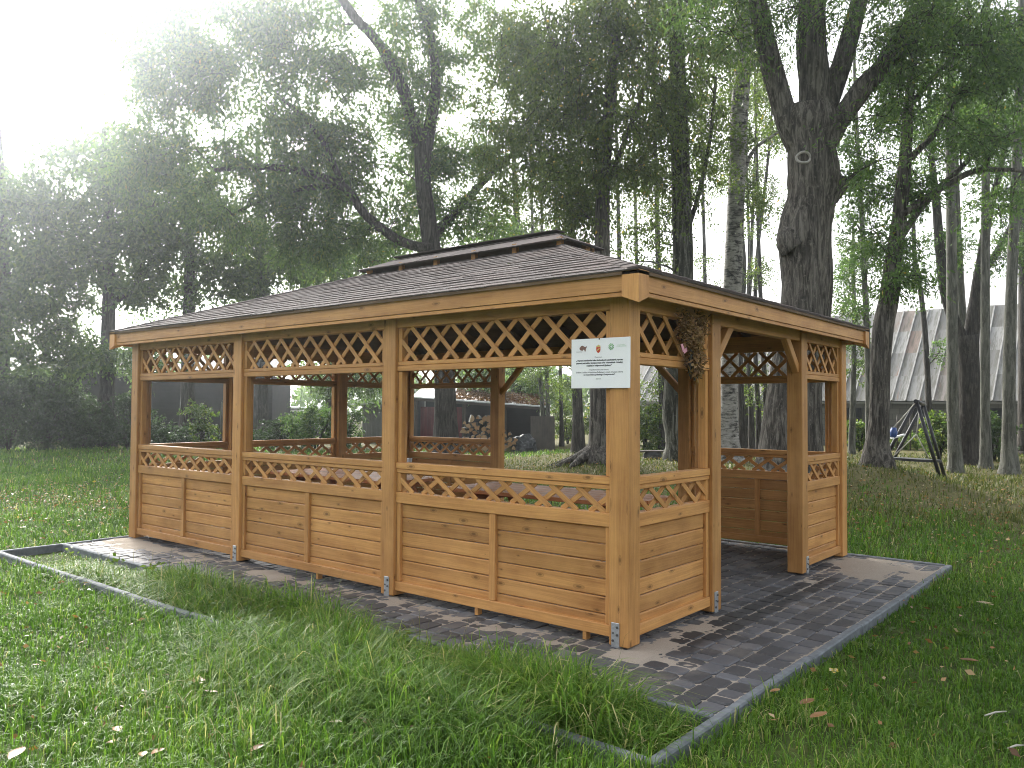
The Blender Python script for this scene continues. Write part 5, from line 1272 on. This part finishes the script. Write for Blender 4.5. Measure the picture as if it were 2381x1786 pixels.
# ================================================================== grass and fallen leaves
from mathutils import noise as mno
def blades(name, XY, Hh, Wd, bend, mat, tint, rng, z0=None, label=None, lod=None):
    n = len(XY); z = gh(XY[:, 0], XY[:, 1]) if z0 is None else np.full(n, z0)
    B = np.stack([XY[:, 0], XY[:, 1], z-0.005], 1); a = rng.uniform(0, 2*np.pi, n); d = np.stack([np.cos(a), np.sin(a), np.zeros(n)], 1); sd_ = np.stack([-np.sin(a+rng.normal(0, .5, n)), np.cos(a), np.zeros(n)], 1)
    Hh = Hh[:, None]; bend = bend[:, None]; Wd = Wd[:, None]
    m1 = B+d*Hh*bend*.22+np.array([0, 0, 1])*Hh*.50*(1-.15*bend); m2 = B+d*Hh*bend*.62+np.array([0, 0, 1])*Hh*.86*(1-.35*bend); tp = B+d*Hh*bend*1.05+np.array([0, 0, 1])*Hh*(1-.55*bend)
    V = np.stack([B-sd_*Wd*.5, B+sd_*Wd*.5, m1-sd_*Wd*.45, m1+sd_*Wd*.45, m2-sd_*Wd*.3, m2+sd_*Wd*.3, tp], 1).reshape(-1, 3); k = np.arange(n)[:, None]*7
    F = np.concatenate([k+np.array([[0, 1, 3]]), k+np.array([[0, 3, 2]]), k+np.array([[2, 3, 5]]), k+np.array([[2, 5, 4]]), k+np.array([[4, 5, 6]])], 1).reshape(-1, 3)
    tt = np.repeat(tint, 5)
    if lod is not None:      # distant blades: two segments only
        F = F.reshape(n, 5, 3); far = np.nonzero(lod)[0]; b = far[:, None]*7
        Ff = np.concatenate([b+np.array([[0, 1, 5]]), b+np.array([[0, 5, 4]]), b+np.array([[4, 5, 6]])], 1).reshape(-1, 3)
        F = np.concatenate([F[~lod].reshape(-1, 3), Ff]); tt = np.concatenate([np.repeat(tint[~lod], 5), np.repeat(tint[lod], 3)])
    o = link(name, np_mesh(name, V, F, mat, tt), (0, 0, 0)); tag(o, label, 'grass', kind='stuff'); return o
def field(seed):
    rng = np.random.default_rng(seed); out = []
    for d0, d1, dens in ((3.0, 5.0, 3600), (5.0, 8.0, 2300), (8.0, 12.0, 1000), (12.0, 20.0, 330), (20.0, 31.0, 110)):
        n = int(dens*0.5*(d1*d1-d0*d0)*1.62); dd = np.sqrt(rng.uniform(d0*d0, d1*d1, n)); aa = rng.uniform(-0.82, 0.80, n)
        f2 = np.array([FW[0], FW[1]])/math.hypot(FW[0], FW[1]); r2 = np.array([f2[1], -f2[0]])
        XY = CAM[:2]+dd[:, None]*(f2[None]+aa[:, None]*r2[None]); out.append(np.concatenate([XY, dd[:, None]], 1))
    P = np.concatenate(out); x, y = P[:, 0], P[:, 1]
    keep = ~((x > -7.02) & (x < 0.995) & (y > -1.40) & (y < 4.61)); P = P[keep]; return P, rng
P, rng = field(3); x, y, d = P.T
pat = np.sin(x*1.7+.6*np.sin(y*2.1))*np.cos(y*1.3+.7*np.sin(x*1.1))*.5+.5; pat2 = np.sin(x*5.1+2*np.sin(y*3.3))*np.sin(y*4.3+1.5*np.sin(x*2.7))*.5+.5
dryf = np.clip((y*0.125+1.0*pat*.55+.35*pat2-1.0)*1.5, 0, 1)*(x > -14) + np.clip((y-2+.6*x*0)*.02, 0, .25)*(x <= -14)
isdry = rng.random(len(x)) < dryf
Hh = (0.055+0.075*pat+.05*pat2)*rng.uniform(.5, 1.5, len(x))*np.where(x > 1.0, .55+.12*np.clip((x-1)/2, 0, 1), 1.0)
near_long = np.exp(-((y+1.60)/.36)**2)*np.clip((x+3.0)/1.0, 0, 1)*np.clip((0.62-x)/.5, 0, 1); Hh = Hh*np.where((x < -2.6) & (y < 0), .72, 1.0); Hh = Hh+near_long*rng.uniform(.08, .30, len(x))
Hh[isdry] *= .75
Wd = 0.0058*np.clip(d/4.2, 1, 9)**.85*rng.uniform(.7, 1.3, len(x)); bend = np.clip(rng.normal(.55, .25, len(x))+near_long*.35, .1, 1.25)
ti = np.clip(.42+.25*(pat-.5)+.12*(pat2-.5)+rng.normal(0, .24, len(x)), 0, 1)
thin = rng.random(len(x)) < np.where(isdry, .55, 1.0); wear = np.sin(x*2.9+1.7*np.sin(y*1.9)+2)*np.sin(y*2.6+1.3*np.sin(x*2.2))*.5+.5; isdry0 = isdry; bare = (wear > .80) & (rng.random(len(x)) < .55) & (near_long < .1)
g = ~isdry & ~bare; blades('lawn_grass', P[g, :2], Hh[g], Wd[g], bend[g], GRASS, ti[g], rng, label='green lawn grass around the gazebo', lod=d[g] > 6.5)
g = isdry & thin; blades('dry_grass', P[g, :2], Hh[g], Wd[g], bend[g], DRYGRASS, np.clip(rng.normal(.45, .25, g.sum()), 0, 1), rng, label='thin dry grass under the trees behind the gazebo', lod=d[g] > 6.5)
# long grass in the kerbed strip
rng = np.random.default_rng(17); n = 24000; x = rng.uniform(-6.85, .90, n); y = rng.uniform(-1.33, -.75, n)
cl = np.sin(x*2.3+1.0)*np.cos(y*6+x)*.5+.5; ramp_ = np.clip((x+7.2)/4.2, .22, 1.0)*np.where(x > .6, .65, 1.0); keep = rng.random(n) < (.35+.65*cl)*np.clip((x+7.6)/3.0, .3, 1)
x, y, cl, ramp_ = x[keep], y[keep], cl[keep], ramp_[keep]; Hh = (.15+.22*cl)*ramp_*rng.uniform(.6, 1.4, len(x))
blades('strip_grass', np.stack([x, y], 1), Hh, rng.uniform(.005, .0095, len(x)), np.clip(rng.normal(.85, .32, len(x)), .1, 1.45), GRASS, np.clip(rng.normal(.56, .24, len(x)), 0, 1), rng, LAWN_Z-.02, 'tall unmown grass drooping over the kerbed strip beside the gazebo')
n = 90; x = rng.uniform(-6, .7, n); y = rng.uniform(-1.3, -.72, n)
blades('seed_stalks', np.stack([x, y], 1), rng.uniform(.25, .5, n), np.full(n, .003), rng.uniform(.1, .9, n), DRYGRASS, rng.uniform(.3, 1, n), rng, LAWN_Z, 'thin seed stalks standing out of the kerbed strip')
# broad weeds in the strip
n = 300; cx_ = rng.choice(rng.uniform(-6.4, .8, 30), n); x = cx_+rng.normal(0, .05, n); y = np.clip(-1.04+.22*np.sin(cx_*9)+rng.normal(0, .05, n), -1.3, -.78)
Pp = np.stack([x, y, rng.uniform(.0, .07, n)], 1); Dd = rng.normal(size=(n, 3)); Dd[:, 2] = np.abs(Dd[:, 2])*.35; V, F = leaf_geo(Pp, Dd, .060, .034, rng)
tag(link('strip_weeds', np_mesh('strip_weeds', V, F, LEAF_YEL, rng.uniform(.3, .9, n)), (0, 0, 0)), 'broad-leaved weeds among the tall strip grass', 'weeds', kind='stuff')
n = 900; k = rng.integers(0, 90, n); cxy = np.stack([rng.uniform(-6.5, 3.6, 90), rng.uniform(-3.2, 3.0, 90)], 1); q = cxy[k]+rng.normal(0, .035, (n, 2)); ok = ~((q[:, 0] > -7.05) & (q[:, 0] < 1.02) & (q[:, 1] > -1.45) & (q[:, 1] < 4.65)); q = q[ok]; n = len(q)
Pp = np.stack([q[:, 0], q[:, 1], gh(q[:, 0], q[:, 1])+rng.uniform(.015, .05, n)], 1); Dd = rng.normal(size=(n, 3)); Dd[:, 2] = np.abs(Dd[:, 2])*.3; V, F = leaf_geo(Pp, Dd, .055, .032, rng)
tag(link('lawn_weeds', np_mesh('lawn_weeds', V, F, LEAF_YEL, rng.uniform(.1, .7, n)), (0, 0, 0)), 'small broad-leaved weeds scattered through the lawn', 'weeds', kind='stuff')
# leaf litter
P, rng = field(29); sel = rng.random(len(P)) < np.clip(.0045*np.clip(P[:, 2]/5, .6, 4)**1.3, 0, .10); P = P[sel]; n0 = len(P)
f2 = np.array(gpt(215, 13.5))[:2]; ex = f2+rng.normal(size=(2300, 2))*np.array([1.9, 1.5]); ex2 = np.array(gpt(2080, 11.5))[:2]+rng.normal(size=(900, 2))*1.9
ex4 = np.array(gpt(150, 4.2))[:2]+rng.normal(size=(60, 2))*.6; ex3 = np.array(gpt(1250, 20))[:2]+rng.normal(size=(1500, 2))*3.5
XY = np.concatenate([P[:, :2], ex, ex2, ex3, ex4]); x, y = XY.T; k = ~((x > -7.02) & (x < 1.0) & (y > -.74) & (y < 4.61)); XY = XY[k]; n = len(XY)
Pp = np.stack([XY[:, 0], XY[:, 1], gh(XY[:, 0], XY[:, 1])+.035+rng.uniform(0, .055, n)], 1); Dd = rng.normal(size=(n, 3)); Dd[:, 2] *= .22
sz = rng.uniform(.55, 1.15, (n, 1)); V, F = leaf_geo(Pp, Dd, .052*sz, .030*sz, rng); tag(link('leaf_litter', np_mesh('leaf_litter', V, F, LITTER, np.clip(rng.normal(np.where(XY[:, 0] < -6, .62, .36), .22), 0, 1)), (0, 0, 0)), 'scattered small fallen leaves on the lawn', 'leaves', kind='stuff')
# single larger fallen leaves that stand out
def fallen(px, py, ln, wd, tint, label, pinnate=0, zoff=.09, seed=0):
    d = FW+RT*(px-IW/2)/FPX-UP*(py-IH/2)/FPX; zt = LAWN_Z+zoff; p = CAM+d*((zt-CAM[2])/d[2]); rng = np.random.default_rng(seed+int(px))
    V = []; F = []
    def leaf(base, dr, L_, W_):
        up = np.array([0, 0, 1.0]); sdv = np.cross(up, dr); m = 5; b = len(V)
        for i in range(m+1):
            u = i/m; wv = W_*math.sin(math.pi*min(1, u*.92+.06))**.8*.5; curl = .18*L_*(u-.5)**2+.02*L_
            V.append(base+dr*L_*u+up*curl-sdv*wv+up*wv*.35); V.append(base+dr*L_*u+up*(curl*.6)); V.append(base+dr*L_*u+up*curl+sdv*wv+up*wv*.35)
        for i in range(m):
            for s_ in (0, 1): F.append((b+i*3+s_, b+i*3+3+s_, b+i*3+4+s_, b+i*3+1+s_))
    a = rng.uniform(0, 6.28); dr = np.array([math.cos(a), math.sin(a), .05])
    if pinnate:
        for q in range(pinnate):
            for sg in (-1, 1):
                aa = a+sg*1.0; leaf(p+dr*ln*q/pinnate, np.array([math.cos(aa), math.sin(aa), .15]), ln*.42, wd)
        leaf(p+dr*ln, dr, ln*.4, wd)
    else: leaf(p, dr, ln, wd)
    me = np_mesh('fallen_leaf', np.array(V), np.array(F), LITTER, np.clip(rng.normal(tint, .04, len(F)), 0, 1), origin=tuple(p)); tag(link('fallen_leaf', me, tuple(p)), label, 'leaf', 'single fallen leaves on the lawn')
for a in [(452, 1578, .10, .026, .55, 'curled tan compound leaf lying alone in the left lawn', 4), (475, 1608, .085, .03, .74, 'pale dry leaf just below the curled compound leaf', 0), (330, 1605, .07, .022, .84, 'silvery leaf left of the curled compound leaf', 0),
          (22, 1768, .11, .06, .38, 'large orange leaf in the bottom left corner', 0), (268, 1692, .085, .045, .42, 'orange-brown leaf in the lower left lawn, right of the corner leaf', 0), (381, 1742, .075, .04, .36, 'bright orange leaf near the bottom edge left of centre', 0),
          (333, 1750, .06, .04, .40, 'small orange leaf beside the bright orange one', 0), (585, 1748, .07, .04, .15, 'dark red-brown leaf near the bottom edge', 0), (795, 1680, .06, .035, .8, 'beige leaf at the bottom centre of the lawn', 0),
          (1938, 1556, .07, .02, 1.0, 'yellow compound leaf on the grass right of the kerb corner', 4), (1862, 1640, .11, .05, .22, 'rust-brown leaf upright in the right lawn', 0), (1885, 1672, .12, .05, .34, 'long tan leaf below the rust-brown one', 0),
          (1792, 1610, .07, .035, .45, 'tan leaf close to the right kerb', 0), (2232, 1535, .10, .05, .16, 'dark brown crumpled leaf in the far right lawn', 0), (2275, 1400, .10, .025, .75, 'pale leaf sprig on the right lawn', 4)]:
    fallen(*a)
for (pa, pb, lab) in (((2290, 1664), (2340, 1654), 'thin white twig on the right lawn'), ((2344, 1740), (2381, 1733), 'short pale twig at the right edge')):
    q = []
    for px, py in (pa, pb):
        d_ = FW+RT*(px-IW/2)/FPX-UP*(py-IH/2)/FPX; q.append(Vector(CAM+d_*((LAWN_Z+.06-CAM[2])/d_[2])))
    mb = MB(); mb.tube([q[0], (q[0]+q[1])/2+Vector((0, 0, .006)), q[1]], [.004, .005, .003], 6); tag(mb.build('fallen_twig', ROPE, None, q[0]), lab, 'twig')

# ================================================================== scattering box added to imitate lens glare near the sun
hz = MB(); hz.box((-50, 28, 13.8), (230, 200, 30.4)); hz = hz.build('glare_haze', [], None, (-50, 28, 13.8)); hz['kind'] = 'stuff'; hz['label'] = 'added thin haze in the air'; hz['category'] = 'glare_haze'
hm = bpy.data.materials.new('glare_volume'); hm.use_nodes = True; ht = hm.node_tree; ht.nodes.clear()
hv = ht.nodes.new('ShaderNodeVolumePrincipled'); hv.inputs['Color'].default_value = (0.88, 0.95, 1, 1); hv.inputs['Density'].default_value = 0.0019; hv.inputs['Anisotropy'].default_value = 0.88
ho = ht.nodes.new('ShaderNodeOutputMaterial'); ht.links.new(hv.outputs[0], ho.inputs['Volume']); hz.data.materials.append(hm)
